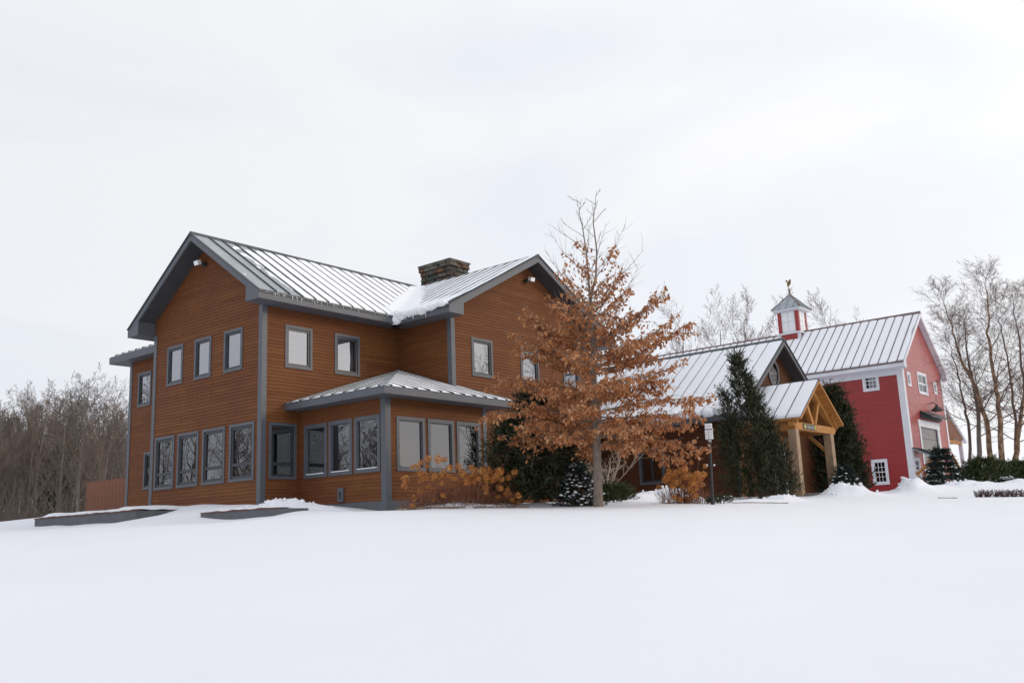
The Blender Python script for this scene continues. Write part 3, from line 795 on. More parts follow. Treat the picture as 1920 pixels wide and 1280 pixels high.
AP = np.array((X0+0.02, 22.28, 5.60)); FC = np.array((-18.92, 17.48, 4.06)); LC = np.array((X0+0.02, 17.48, 4.06)); RC = np.array((-18.92, 23.08, 4.06)); XC = np.array((X2, Y2, 4.80)); BC = np.array((X2, 23.08, 4.06))
sr = MB(); dz = np.array((0, 0, -0.20))
for tri in ((LC, FC, AP), (FC, RC, AP), (RC, BC, XC), (RC, XC, AP)): sr.add(list(tri), [(0, 1, 2)])
for a, b in ((LC, FC), (FC, RC), (RC, BC)): sr.quad(a+dz, b+dz, b, a)
sun_roof = sr.build('roof', 'grey_trim', house)
q = MB(); q.box((X0+0.04, 17.50, 3.86), (-18.94, Y1-0.036, 3.90)); q.box((X1+0.036, Y1-0.0355, 3.86), (-18.94, 23.06, 3.90)); q.box((X2+0.04, Y3+0.036, 3.86), (X1+0.035, 23.06, 3.90)); q.build('soffit', 'grey_trim', house)
snow_s = MB()
S1 = unit((0, AP[1]-LC[1], AP[2]-LC[2])); L1 = math.hypot(AP[1]-LC[1], AP[2]-LC[2]); T1 = FC[0]-LC[0]
hs = lambda t, s, p: 0.033+0.010*vnoise(p[0]*1.5, p[1]*1.5, 7)-(0.03 if s < 0.07 else 0)
slope(sun_roof, LC, (1, 0, 0), S1, T1, lambda t: 0.0, lambda t: L1*(1-t/T1)-0.03, 0.5, snow_s, hs, t0=0.24, rib=(0.036, 0.056))
S2 = unit((AP[0]-FC[0], 0, AP[2]-FC[2])); L2 = math.hypot(AP[0]-FC[0], AP[2]-FC[2]); T2 = RC[1]-FC[1]; ta = AP[1]-FC[1]
slope(sun_roof, FC, (0, 1, 0), S2, T2, lambda t: 0.0, lambda t: (L2*t/ta if t < ta else L2*(T2-t)/(T2-ta))-0.03, 0.5, snow_s, hs, t0=0.28, rib=(0.036, 0.056))
q = MB(); q.beam(FC+(0, 0, 0.03), AP+(0, 0, 0.03), 0.10, 0.05); q.build('hip_cap', 'roof_metal', sun_roof)
q = MB(); q.beam(RC+(0, 0, 0.02), AP+(0, 0, 0.02), 0.06, 0.05); q.build('hip_cap', 'seam_metal', sun_roof)
tag(snow_s.build('roof_snow', 'roof_snow', smooth=True), 'striped snow on the small hipped roof of the sunroom', kind='stuff')
# outlet box and tap
q = MB(); wS.box(q, -21.56, -21.32, 0.02, 0.07, 1.02, 1.42); ob = q.build('outlet_box', 'grey_trim', house); q = MB(); wS.box(q, -21.47, -21.41, 0.071, 0.085, 1.12, 1.32); q.build('outlet_cover', 'black_metal', ob)
# floodlights under the two gables
def floodlight(p, n, s):
    b_ = MB(); b_.beam(np.array(p), np.array(p)+np.array(n)*0.14, 0.12, 0.12); fl_ = b_.build('floodlight', 'dark_sash', house)
    c_ = np.array(p)+np.array(n)*0.24+np.array(s)*0.10+np.array((0, 0, 0.04))
    h_ = MB(); h_.beam(c_-np.array(s)*0.10, c_+np.array(s)*0.12, 0.13, 0.14, (0.3*n[0], 0.3*n[1], 1)); h_.build('lamp_head', 'lamp_white', fl_)
pf = on(386, 496, 'y', Y0-0.03); floodlight(pf, (0, -1, 0), (-1, 0, 0))
pf = on(984, 527, 'x', X2+0.03); floodlight(pf, (1, 0, 0), (0, 1, 0))
# a dark pot plant on the inner sill
q = MB(); q.box((X1-0.75, Y1+0.35, 1.76), (X1-0.305, Y3-0.2, 1.81)); q.build('inner_sill', 'interior', house)
pp = MB(); c0 = on(771, 862, 'x', X1-0.5); c0[2] = 1.81+0.19; blob(pp, c0, 0.17, (0.8, 0.8, 1.15), 3); tag(pp.build('pot_plant', 'juniper', smooth=True), 'dark pot plant standing inside the sunroom window', 'plant')
# ================================================================== low brown wing with timber porch
WZE = 3.9
XG, YWE = -14.73, 30.81          # gable edge and front eave of its roof
YW, XW = 31.31, -15.23           # front wall, gable wall
YWR, WZR = 35.02, 6.98           # ridge
KW = (WZR-WZE)/(YWR-YWE)
XWL = -25.0                      # left end, behind the house
YWB = 2*YWR-YW
wing = thing('entrance_wing', (XW, YW, 0.8), 'low brown clapboard wing with snowy metal roof and a timber gable porch', 'house')
wF = Wall('y', YW, -1); wG = Wall('x', XW, 1)
a = on(1197, 842, 'y', YW); b = on(1249, 906, 'y', YW)
holes = [window(wing, wF, a[0], b[0], b[2], a[2], glass='dim_glass')]
q = MB(); um = (a[0]+b[0])/2; wF.box(q, um-0.04, um+0.04, -0.07, 0.012, b[2]+0.15, a[2]-0.15); q.build('sash_bar', 'dark_sash', wing)
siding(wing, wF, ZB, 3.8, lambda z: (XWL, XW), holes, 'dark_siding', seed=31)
hw = lambda z: (YWB-YW)/2 if z <= 3.9 else min((YWB-YW)/2, max(0, (WZR-0.25-z)/KW))
# gable wall: window and door under the porch, round window above
PY, PZ = 33.03, 4.90             # porch ridge
holes = [window(wing, wG, 32.55, 33.45, 1.55, 2.95, glass='dim_glass', tw=0.10)]
DU0, DU1 = 34.05, 35.15
holes.append((DU0+0.06, DU1-0.06, ZB, 3.10))
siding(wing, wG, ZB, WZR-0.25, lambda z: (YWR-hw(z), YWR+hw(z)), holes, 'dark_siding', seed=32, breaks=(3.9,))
d_ = MB(); wG.box(d_, DU0, DU0+0.1, -0.03, 0.04, 0.8, 3.05); wG.box(d_, DU1-0.1, DU1, -0.03, 0.04, 0.8, 3.05); wG.box(d_, DU0, DU1, -0.03, 0.044, 3.05, 3.17); door = d_.build('door', 'lamp_white', wing)
d_ = MB(); wG.box(d_, DU0+0.1, DU1-0.1, -0.08, -0.05, 0.8, 3.05); d_.build('door_leaf', 'dark_sash', door)
d_ = MB(); wG.box(d_, DU0+0.22, DU1-0.22, -0.049, -0.042, 1.2, 2.6); d_.build('pane', 'dim_glass', door)
# round window
rwc = on(1449, 700, 'x', XW); ring = MB(); rg = MB(); K = 28
for r0, r1, mbx, n0, n1 in ((0.46, 0.58, ring, 0.0, 0.06),):
    for i in range(K):
        a0, a1 = 2*math.pi*i/K, 2*math.pi*(i+1)/K
        c4 = [(rwc[1]+r*math.cos(t)*0.85, rwc[2]+r*math.sin(t)) for r, t in ((r0, a0), (r1, a0), (r1, a1), (r0, a1))]
        mbx.hexa([wG.pt(u, n0, z) for u, z in c4], [wG.pt(u, n1, z) for u, z in c4])
rw = ring.build('window', 'grey_trim', wing, label='round window high in the wing gable')
rg.add([wG.pt(rwc[1]+0.47*math.cos(2*math.pi*i/K)*0.85, 0.028, rwc[2]+0.47*math.sin(2*math.pi*i/K)) for i in range(K)], [tuple(range(K))])
rg.build('pane', 'dim_glass', rw)
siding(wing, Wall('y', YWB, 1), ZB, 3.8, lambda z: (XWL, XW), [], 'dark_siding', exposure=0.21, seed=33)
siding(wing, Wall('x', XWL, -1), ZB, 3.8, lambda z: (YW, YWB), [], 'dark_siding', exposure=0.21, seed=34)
corner_board(wing, XW, YW, 1, -1, ZB, 3.75); corner_board(wing, XW, YWB, 1, 1, ZB, 3.75)
q = MB(); q.box((XWL+0.05, YW+0.05, 0.6), (XW-0.05, YWB-0.05, 0.75)); q.box((XWL+0.05, YW+0.05, 3.65), (XW-0.05, YWB-0.05, 3.75)); q.build('floor_slab', 'interior', wing)
wr = MB(); wr.prism([(XG, YWE, WZE), (XG, YWR, WZR), (XG, 2*YWR-YWE, WZE), (XG, 2*YWR-YWE, WZE-0.2), (XG, YWR, WZR-0.2), (XG, YWE, WZE-0.2)], (XWL-0.4-XG, 0, 0))
wing_roof = wr.build('roof', 'grey_trim', wing)
q = MB(); q.prism([(XG-0.005, YW-0.035, 3.62), (XG-0.005, YWE+0.004, 3.62), (XG-0.005, YWE+0.004, WZE-0.18), (XG-0.005, YW-0.035, WZE-0.18+KW*0.46)], (XWL-XG, 0, 0)); q.build('eave_box', 'grey_trim', wing)
for sgn in (1, -1):
    q = MB(); q.beam((XG+0.012, YWR, WZR+0.01), (XG+0.012, YWR-sgn*(YWR-YWE), WZE+0.01), 0.03, 0.06, (1, 0, 0)); q.build('rake_edge', 'seam_metal', wing_roof)
for sgn in (1, -1):
    zo = -0.21; q = MB(); ye_ = YWR-sgn*(YWR-YWE)*0.97; ze_ = WZR-0.97*(WZR-WZE)
    q.hexa([(XG-0.04, YWR, WZR+zo), (XG-0.04, ye_, ze_+zo), (XW+0.022, ye_, ze_+zo), (XW+0.022, YWR, WZR+zo)], [(XG-0.04, YWR, WZR+zo+0.018), (XG-0.04, ye_, ze_+zo+0.018), (XW+0.022, ye_, ze_+zo+0.018), (XW+0.022, YWR, WZR+zo+0.018)]); q.build('soffit', 'shaded_soffit', wing)
q = MB(); q.prism([(XG+0.02, YWR-0.13, WZR-0.13*KW+0.07), (XG+0.02, YWR, WZR+0.10), (XG+0.02, YWR+0.13, WZR-0.13*KW+0.07), (XG+0.02, YWR, WZR)], (XWL-XG, 0, 0)); q.build('ridge_cap', 'seam_metal', wing_roof)
snow_w = MB(); Sw = unit((0, YWR-YWE, WZR-WZE)); Lw = math.hypot(YWR-YWE, WZR-WZE)
def h_wing(t, s, p):
    b = 0.046+0.012*vnoise(p[0]*0.9, p[1]*0.9, 3)+0.006*vnoise(p[0]*4, p[1]*4, 3)
    if s < 0.75: b += 0.13*(1-(s/0.75))**0.7*(1+0.35*vnoise(p[0]*1.5, 0, 12))
    return b
slope(wing_roof, (XG, YWE, WZE), (-1, 0, 0), Sw, XG-XWL, lambda t: -0.04, lambda t: Lw-0.1, 0.5, snow_w, h_wing, t0=0.6, rib=(0.016, 0.058), seam_lo=lambda t: 0.35, rib_h=lambda t: 0.056)
rr = random.Random(3)
PROF = [(0.55, 0.05), (0.36, 0.10), (0.20, 0.155), (0.07, 0.19), (-0.05, 0.185), (-0.13, 0.13), (-0.165, 0.04), (-0.15, -0.05), (-0.08, -0.10), (0.02, -0.09)]
for i in range(21):                                              # snow curling over the eave, one pillow to a panel
    xc = XG-0.60-i*0.5+0.25; kk = 0.85+0.35*rr.random(); dd = rr.uniform(-0.03, 0.02)
    k0 = len(snow_w.v); NU = 8; NP = len(PROF)
    for a_ in range(NU+1):
        g = (a_/NU-0.5)*2; e = (1-abs(g)**5)*0.75+0.25
        for (py_, pz_) in PROF:
            nn = 1+0.16*vnoise((xc+g*0.25)*2.3, py_*3.0, i)
            base = KW*max(0, py_)
            snow_w.v.append((xc+g*0.243, YWE+(py_ if py_ > 0 else py_*e*nn*kk), WZE+base+pz_*e*nn*kk+dd*(1 if py_ < 0.1 else 0)))
    for a_ in range(NU):
        for b_ in range(NP-1): snow_w.f.append((k0+a_*NP+b_, k0+a_*NP+b_+1, k0+(a_+1)*NP+b_+1, k0+(a_+1)*NP+b_))
    snow_w.f.append(tuple(k0+b_ for b_ in range(NP))); snow_w.f.append(tuple(k0+NU*NP+b_ for b_ in range(NP-1, -1, -1)))
tag(snow_w.build('roof_snow', 'roof_snow', smooth=True), 'thick snow curling over the eave of the low brown wing', kind='stuff')

# --- porch
XP = -12.73
PYL, PYR_, PZE = 31.07, 34.99, 3.44
KP = (PZ-PZE)/(PY-PYL)
pr = MB()
pr.prism([(XP, PYL, PZE), (XP, PY, PZ), (XP, PYR_, PZE), (XP, PYR_, PZE-0.07), (XP, PY, PZ-0.08), (XP, PYL, PZE-0.07)], (XW+0.05-XP, 0, 0))
porch_roof = pr.build('porch_roof', 'timber', wing)
for sgn, ye in ((-1, PYL), (1, PYR_)):                           # ceiling boards run along the porch
    k = 12
    for i in range(k):
        f0, f1 = i/k+0.004, (i+1)/k-0.004
        y0_, y1_ = ye+(PY-ye)*f0, ye+(PY-ye)*f1
        z0_, z1_ = PZE-0.075+(PZ-PZE)*f0, PZE-0.075+(PZ-PZE)*f1
        vs = [(XW+0.06, y0_, z0_-0.02), (XP-0.01, y0_, z0_-0.02), (XP-0.01, y1_, z1_-0.02), (XW+0.06, y1_, z1_-0.02), (XW+0.06, y0_, z0_), (XP-0.01, y0_, z0_), (XP-0.01, y1_, z1_), (XW+0.06, y1_, z1_)]
        piece('ceiling_board', vs, BOXF, 'timber', porch_roof)
snow_p = MB(); Sp = unit((0, PY-PYL, PZ-PZE)); Lp = math.hypot(PY-PYL, PZ-PZE)
slope(porch_roof, (XP, PYL, PZE), (-1, 0, 0), Sp, XP-XW-0.05, lambda t: 0.0, lambda t: Lp-0.02, 0.5, snow_p, lambda t, s, p: 0.05+0.01*vnoise(p[0]*2, p[1]*2, 3), t0=0.55, rib=(0.026, 0.064), seam_mat='barn_seam')
tag(snow_p.build('roof_snow', 'roof_snow', smooth=True), 'smooth snow on the little timber porch roof', kind='stuff')
q = MB(); q.prism([(XP+0.015, PY-0.1, PZ-0.1*KP+0.05), (XP+0.015, PY, PZ+0.07), (XP+0.015, PY+0.1, PZ-0.1*KP+0.05), (XP+0.015, PY, PZ)], (XW-XP, 0, 0)); q.build('ridge_cap', 'seam_metal', porch_roof)
XT = -13.13                                                       # plane of the front truss
PL, PR = 31.25, 34.42                                             # posts
for y in (PL, PR):
    q = MB(); q.box((XT-0.14, y-0.14, 0.5), (XT+0.14, y+0.14, 3.06)); q.build('post', 'timber_grey', wing)
q = MB(); q.box((XW+0.03, PL-0.1, 0.5), (XW+0.19, PL+0.1, 3.0)); q.build('post', 'timber', wing)
zt = 3.06
q = MB(); q.box((XT-0.12, PYL+0.12, zt), (XT+0.12, PYR_-0.20, zt+0.26)); tie = q.build('tie_beam', 'timber', wing)
for sgn, ye in ((-1, PYL), (1, PYR_)):
    q = MB(); q.beam((XT, ye-sgn*0.02, PZE-0.16-0.06), (XT, PY, PZ-0.23), 0.18, 0.20, (1, 0, 0)); q.build('rafter', 'timber', wing)
    q = MB(); q.beam((XT, PY+sgn*0.10, zt+0.27), (XT, PY+sgn*0.60, PZ-0.30-0.60*KP*0.9), 0.15, 0.15, (1, 0, 0)); q.build('strut', 'timber', wing)
    q = MB(); yb_ = PL if sgn < 0 else PR; q.box((XW+0.04, yb_-0.10, zt+0.0), (XT-0.125, yb_+0.10, zt+0.24)); q.build('plate_beam', 'timber', wing)
    q = MB(); q.beam((XT-0.15, yb_, 2.45), (XT-0.75, yb_, zt), 0.12, 0.12, (0, 1, 0)); q.build('knee_brace', 'timber', wing)
    for k in range(3):                                            # rafter tails
        xk = XP-0.25-0.7*k
        q = MB(); q.beam((xk, ye-sgn*0.06, PZE-0.13), (xk, ye-sgn*0.6, PZE-0.13+0.54*KP), 0.10, 0.12, (1, 0, 0)); q.build('rafter_tail', 'timber', wing)
# small sign on the tie beam: dark plate, yellow lozenge, blurred grey lettering
sg = MB(); sg.box((XT+0.121, PL+0.55, zt+0.035), (XT+0.135, PL+1.75, zt+0.235)); sign = sg.build('sign', 'sign_plate', wing)
sg = MB(); yy = PL+0.78; zz = zt+0.135
sg.add([(XT+0.138, yy-0.13, zz), (XT+0.138, yy, zz-0.085), (XT+0.138, yy+0.05, zz), (XT+0.138, yy, zz+0.085)], [(0, 1, 2, 3)])
sg.add([(XT+0.138, PL+1.60, zz-0.07), (XT+0.138, PL+1.70, zz-0.07), (XT+0.138, PL+1.70, zz+0.07), (XT+0.138, PL+1.60, zz+0.07)], [(0, 1, 2, 3)]); sg.build('emblem', 'sign_yellow', sign)
sg = MB(); rr = random.Random(4)
for i in range(9):
    y_ = PL+0.95+i*0.068; sg.add([(XT+0.138, y_, zz-0.045), (XT+0.138, y_+0.045, zz-0.045), (XT+0.138, y_+0.045, zz+0.03+0.02*rr.random()), (XT+0.138, y_, zz+0.04)], [(0, 1, 2, 3)])
sg.build('lettering', 'sign_grey', sign)
q = MB(); q.box((XW+0.05, PYL+0.2, 0.5), (XP+0.3, PYR_-0.2, 0.86)); q.build('porch_floor', 'concrete', wing)

# ================================================================== red barn
BD = 50.5
_c = ray(1690, 690)*BD
XB, YB = float(_c[0]), float(_c[1])
_k = BD/48.0
BOV = 0.32
YBB = YB+6.98*_k                 # back corner
YBR = (YB+YBB)/2; BZR = 11.36; BYE = YB-0.5*_k; BZE = 8.07
KB = (BZR-BZE)/(YBR-BYE)
XBL = -33.0; BZ0 = 0.7
barn = thing('red_barn', (XB, YB, 1.2), 'tall red barn with white trim, snowy metal roof and a cupola', 'barn')
wL = Wall('y', YB, -1); wR = Wall('x', XB, 1)
def barn_win(w, p, q_, ax, mun, **k):
    A = on(*p, ax, w.val); B_ = on(*q_, ax, w.val); i = 1 if ax == 'x' else 0
    return window(barn, w, A[i], B_[i], B_[2], A[2], trim='white_trim', sash='white_trim', glass='dim_glass', tw=0.12, sw=0.05, muntin=mun, **k)
holes = [barn_win(wL, (1633, 862), (1669, 907.5), 'y', (3, 4, 0.022)), barn_win(wL, (1615, 696), (1650, 731), 'y', (3, 4, 0.026)), barn_win(wL, (1514, 712), (1548, 747), 'y', (3, 4, 0.026))]
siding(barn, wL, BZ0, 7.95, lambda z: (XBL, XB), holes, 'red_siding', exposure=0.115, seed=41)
holes = [barn_win(wR, (1698.5, 696), (1708.5, 725), 'x', None), barn_win(wR, (1717.5, 696), (1740, 742), 'x', (2, 2, 0.05)), barn_win(wR, (1748, 715.5), (1757, 740), 'x', None), barn_win(wR, (1711.5, 857), (1729, 906), 'x', (2, 4, 0.03))]
A = on(1721, 792, 'x', XB); B_ = on(1757, 801, 'x', XB)
D0, D1, DZ = A[1]+0.25, B_[1]-0.1, A[2]-0.2
holes.append((D0, D1, BZ0, DZ))
hb_ = lambda z: (YBB-YB)/2 if z <= 8.0 else min((YBB-YB)/2, max(0, (BZR-0.2-z)/KB))
siding(barn, wR, BZ0, BZR-0.2, lambda z: (YBR-hb_(z), YBR+hb_(z)), holes, 'glare_red', exposure=0.115, seed=42, breaks=(8.0,))
siding(barn, Wall('y', YBB, 1), BZ0, 7.9, lambda z: (XBL, XB), [], 'red_siding', exposure=0.23, seed=43)
siding(barn, Wall('x', XBL, -1), BZ0, BZR-0.2, lambda z: (YBR-hb_(z), YBR+hb_(z)), [], 'red_siding', exposure=0.23, seed=44)
q = MB(); q.box((XBL+0.05, YB+0.05, 0.8), (XB-0.05, YBB-0.05, 0.95)); q.box((XBL+0.05, YB+0.05, 4.9), (XB-0.05, YBB-0.05, 5.05)); q.box((XBL+0.05, YB+0.05, 7.6), (XB-0.05, YBB-0.05, 7.7)); q.build('floor_slab', 'interior', barn)
corner_board(barn, XB, YB, 1, -1, BZ0, 7.9, 'white_trim', 0.28); corner_board(barn, XB, YBB, 1, 1, BZ0, 7.9, 'white_trim', 0.22)
# big door, its white casing
dr = MB(); wR.box(dr, D0-0.22, D0, -0.03, 0.05, 1.0, DZ); wR.box(dr, D1, D1+0.35, -0.03, 0.05, 1.0, DZ); wR.box(dr, D0-0.3, D1+0.45, -0.03, 0.055, DZ, DZ+0.38)
bdoor = dr.build('barn_door', 'white_trim', barn); n_ = 6
for i in range(n_):
    z0_, z1_ = 1.0+(DZ-1.0)*i/n_, 1.0+(DZ-1.0)*(i+1)/n_
    q = MB(); wR.box(q, D0, D1, -0.12, -0.07, z0_+0.01, z1_-0.01); q.build('door_panel', 'door_grey', bdoor)
# awning over the big door and bracketed awning over the side door
A = on(1719, 779, 'x', XB); B_ = on(1765, 792, 'x', XB)
aw = MB(); wR.box(aw, A[1]+0.6, B_[1]-0.2, 0.03, 0.12, DZ+0.5, DZ+0.8); aw.hexa([wR.pt(A[1]+0.6, 0.03, DZ+0.85), wR.pt(B_[1]-0.2, 0.03, DZ+0.85), wR.pt(B_[1]-0.2, 0.62, DZ+0.50), wR.pt(A[1]+0.6, 0.62, DZ+0.50)], [wR.pt(A[1]+0.6, 0.03, DZ+0.92), wR.pt(B_[1]-0.2, 0.03, DZ+0.92), wR.pt(B_[1]-0.2, 0.62, DZ+0.57), wR.pt(A[1]+0.6, 0.62, DZ+0.57)])
aw.build('awning', 'seam_metal', barn, label='dark shed awning over the big barn door')
A = on(1710, 842, 'x', XB); y0_, y1_ = A[1]-0.1, A[1]+1.55; za = A[2]
aw = MB(); aw.hexa([wR.pt(y0_, 0.03, za), wR.pt(y1_, 0.03, za), wR.pt(y1_, 1.15, za-0.55), wR.pt(y0_, 1.15, za-0.55)], [wR.pt(y0_, 0.03, za+0.07), wR.pt(y1_, 0.03, za+0.07), wR.pt(y1_, 1.15, za-0.48), wR.pt(y0_, 1.15, za-0.48)])
awn = aw.build('awning', 'roof_metal', barn, label='small bracketed awning over the side door of the barn')
for i in range(6):
    y_ = y0_+0.04+(y1_-y0_-0.08)*i/5; q = MB(); q.beam(wR.pt(y_, 0.04, za+0.09), wR.pt(y_, 1.16, za-0.46), 0.03, 0.05); q.build('seam', 'seam_metal', awn)
for y_ in (y0_+0.2, y1_-0.2):
    q = MB(); q.beam(wR.pt(y_, 0.06, za-1.35), wR.pt(y_, 1.0, za-0.55), 0.13, 0.13, (0, 1, 0)); q.build('bracket', 'timber', awn)
# gooseneck lamp
lp = on(1756, 767, 'x', XB+0.35); q = MB(); q.tube([(XB+0.03, lp[1], lp[2]+0.35), (XB+0.25, lp[1], lp[2]+0.42), (XB+0.38, lp[1], lp[2]+0.2)], [0.03]*3, 6); gl_ = q.build('wall_lamp', 'black_metal', barn)
q = MB(); q.tube([(XB+0.38, lp[1], lp[2]+0.28), (XB+0.38, lp[1], lp[2]+0.16), (XB+0.38, lp[1], lp[2]-0.02), (XB+0.38, lp[1], lp[2]-0.10)], [0.05, 0.09, 0.30, 0.33], 14); q.build('lamp_shade', 'black_metal', gl_)
# roof
XE = XB+BOV
br = MB(); br.prism([(XE, BYE, BZE), (XE, YBR, BZR), (XE, 2*YBR-BYE, BZE), (XE, 2*YBR-BYE, BZE-0.26), (XE, YBR, BZR-0.26), (XE, BYE, BZE-0.26)], (XBL-0.3-XE, 0, 0))
barn_roof = br.build('roof', 'white_trim', barn)
for sy, ye, wy in ((-1, BYE, YB), (1, 2*YBR-BYE, YBB)):
    q = MB(); q.prism([(XE-0.006, wy+sy*0.035, 7.72), (XE-0.006, ye-sy*0.02, 7.80), (XE-0.006, ye-sy*0.004, BZE-0.22), (XE-0.006, wy+sy*0.035, BZE-0.22+KB*abs(ye-wy)*0.95)], (XBL-XE, 0, 0)); q.build('eave_box', 'white_trim', barn)
q = MB(); wL.box(q, XBL, XB, 0.024, 0.06, 7.45, 7.74); q.build('frieze_board', 'white_trim', barn)
snow_b = MB(); Sb = unit((0, YBR-BYE, BZR-BZE)); Lb = math.hypot(YBR-BYE, BZR-BZE)
def h_barn(t, s, p):
    b = 0.040+0.010*vnoise(p[0]*0.9, p[1]*0.9, 23)
    if t < 1.6: b -= (1.6-t)*0.018
    if s < 0.10: b -= 0.02
    return b
slope(barn_roof, (XE, BYE, BZE), (-1, 0, 0), Sb, XE-XBL, lambda t: 0.0, lambda t: Lb-0.1, 0.5, snow_b, h_barn, t0=0.36, rib=(0.042, 0.058), seam_mat='barn_seam')
tag(snow_b.build('roof_snow', 'roof_snow', smooth=True), 'thin snow between the seams of the red barn roof', kind='stuff')
q = MB(); q.prism([(XE+0.02, YBR-0.15, BZR-0.15*KB+0.05), (XE+0.02, YBR, BZR+0.10), (XE+0.02, YBR+0.15, BZR-0.15*KB+0.05), (XE+0.02, YBR, BZR)], (XBL-XE, 0, 0)); q.build('ridge_cap', 'barn_seam', barn_roof)
q = MB(); q.beam((XE, BYE-0.012, BZE-0.02), (XBL, BYE-0.012, BZE-0.02), 0.03, 0.09); q.build('drip_edge', 'barn_seam', barn_roof)
# cupola
ccx, ccy, chw = -22.72, YBR, 0.67
zc0, zc1, zc2, zc3 = 10.2, 11.25, 12.68, 13.92
cb = MB(); cb.box((ccx-chw, ccy-chw, zc0), (ccx+chw, ccy+chw, zc1)); cupola = cb.build('cupola', 'red_siding', barn)
q = MB(); q.box((ccx-chw-0.10, ccy-chw-0.10, zc1), (ccx+chw+0.10, ccy+chw+0.10, zc1+0.10)); q.build('base_trim', 'white_trim', cupola)
for sx in (1, -1):
    for sy in (1, -1):
        q = MB(); q.box((ccx+sx*(chw+0.02), ccy+sy*(chw+0.02), zc0+0.2), (ccx+sx*(chw-0.14), ccy+sy*(chw-0.14), zc1-0.002)); q.build('base_corner', 'white_trim', cupola)
        q = MB(); q.box((ccx+sx*(chw-0.0), ccy+sy*(chw-0.0), zc1+0.101), (ccx+sx*(chw-0.22), ccy+sy*(chw-0.22), zc2)); q.build('corner_post', 'red_siding', cupola)
for w_, cc in ((Wall('y', ccy-chw+0.04, -1), ccx), (Wall('x', ccx+chw-0.04, 1), ccy), (Wall('y', ccy+chw-0.04, 1), ccx), (Wall('x', ccx-chw+0.04, -1), ccy)):
    h2 = chw-0.225
    g_ = MB(); w_.box(g_, cc-h2, cc+h2, -0.06, 0.0, zc1+0.101, zc2); lw = g_.build('cupola_window', 'white_trim', cupola)
    # two-by-two raised lights are part of the window
    g_ = MB()
    for i in range(2):
        for j in range(2):
            u0 = cc-h2+0.07+i*(h2-0.035); z0_ = zc1+0.18+j*((zc2-zc1)/2-0.07)
            w_.box(g_, u0, u0+h2-0.10, 0.001, 0.012, z0_, z0_+(zc2-zc1)/2-0.14)
    g_.build('cupola_light', 'lamp_white', cupola)
q = MB(); q.box((ccx-chw-0.02, ccy-chw-0.02, zc2), (ccx+chw+0.02, ccy+chw+0.02, zc2+0.06)); q.box((ccx-chw-0.22, ccy-chw-0.22, zc2+0.061), (ccx+chw+0.22, ccy+chw+0.22, zc2+0.17)); q.build('cornice', 'white_trim', cupola)
E4 = [(ccx-chw-0.27, ccy-chw-0.27), (ccx+chw+0.27, ccy-chw-0.27), (ccx+chw+0.27, ccy+chw+0.27), (ccx-chw-0.27, ccy+chw+0.27)]
q = MB(); q.add([(x, y, zc2+0.172) for x, y in E4]+[(ccx, ccy, zc3)], [(0, 1, 4), (1, 2, 4), (2, 3, 4), (3, 0, 4), (3, 2, 1, 0)]); q.build('cupola_roof', 'roof_metal', cupola)
ct = np.array((ccx, ccy, zc3))
for i in range(4):
    a = np.array((*E4[i], zc2+0.19)); b_ = np.array((*E4[(i+1) % 4], zc2+0.19))
    q = MB(); q.beam(a, ct, 0.06, 0.06); q.build('hip_cap', 'barn_seam', cupola)
    for f in (0.25, 0.5, 0.75):
        p = a+(b_-a)*f; top_f = 1-abs(f-0.5)*2 if f != 0.5 else 0.96
        m_ = (a+b_)/2; tp = p+(ct-m_)*(top_f if f != 0.5 else 0.96)
        q = MB(); q.beam(p+(0, 0, 0.02), tp+(0, 0, 0.02), 0.045, 0.05); q.build('seam', 'roof_metal', cupola)
vn = MB(); vn.tube([(ccx, ccy, zc3-0.05), (ccx, ccy, zc3+0.62)], [0.02, 0.014], 6); vn.tube([(ccx-0.22, ccy, zc3+0.28), (ccx+0.22, ccy, zc3+0.28)], [0.012, 0.012], 5); vn.tube([(ccx, ccy-0.22, zc3+0.28), (ccx, ccy+0.22, zc3+0.28)], [0.012, 0.012], 5)
blob(vn, (ccx, ccy, zc3+0.17), 0.07, seed=2, amp=0.0); blob(vn, (ccx, ccy, zc3+0.34), 0.045, seed=2, amp=0.0)
for a0, c_, r_, sq in ((0, (ccx+0.02, ccy, zc3+0.72), 0.15, (0.9, 0.22, 1.0)), (1, (ccx-0.05, ccy, zc3+0.60), 0.09, (0.7, 0.2, 1.3)), (2, (ccx-0.13, ccy, zc3+0.88), 0.065, (1.2, 0.25, 0.9)), (3, (ccx+0.10, ccy, zc3+0.84), 0.10, (0.7, 0.2, 1.3))):
    blob(vn, c_, r_, sq, a0, amp=0.1)
vn.build('weathervane', 'copper', cupola, smooth=True)
# lean-to at the back corner
A = on(1773, 762, 'x', XB); B_ = on(1810, 826, 'x', XB)
lt = MB(); ya, yb2, za, zb = YBB+0.03, B_[1], A[2], B_[2]
lt.hexa([(XB+0.1, ya, za-0.16), (XB-6, ya, za-0.16), (XB-6, yb2, zb-0.16), (XB+0.1, yb2, zb-0.16)], [(XB+0.1, ya, za), (XB-6, ya, za), (XB-6, yb2, zb), (XB+0.1, yb2, zb)])
lean = lt.build('lean_to_roof', 'white_trim', barn)
yp = yb2-0.45
q = MB(); q.box((XB-0.3, yp-0.11, 0.8), (XB-0.08, yp+0.11, zb+0.0)); q.build('post', 'white_trim', barn)
q = MB(); q.box((XB-0.28, YBB+0.02, zb-0.25), (XB-0.10, yp+0.1, zb-0.02)); q.build('tie_beam', 'timber', barn)
q = MB(); q.beam((XB-0.19, YBB+0.05, zb+1.0), (XB-0.19, YBB+1.6, zb-0.1), 0.12, 0.14, (1, 0, 0)); q.build('knee_brace', 'timber', barn)
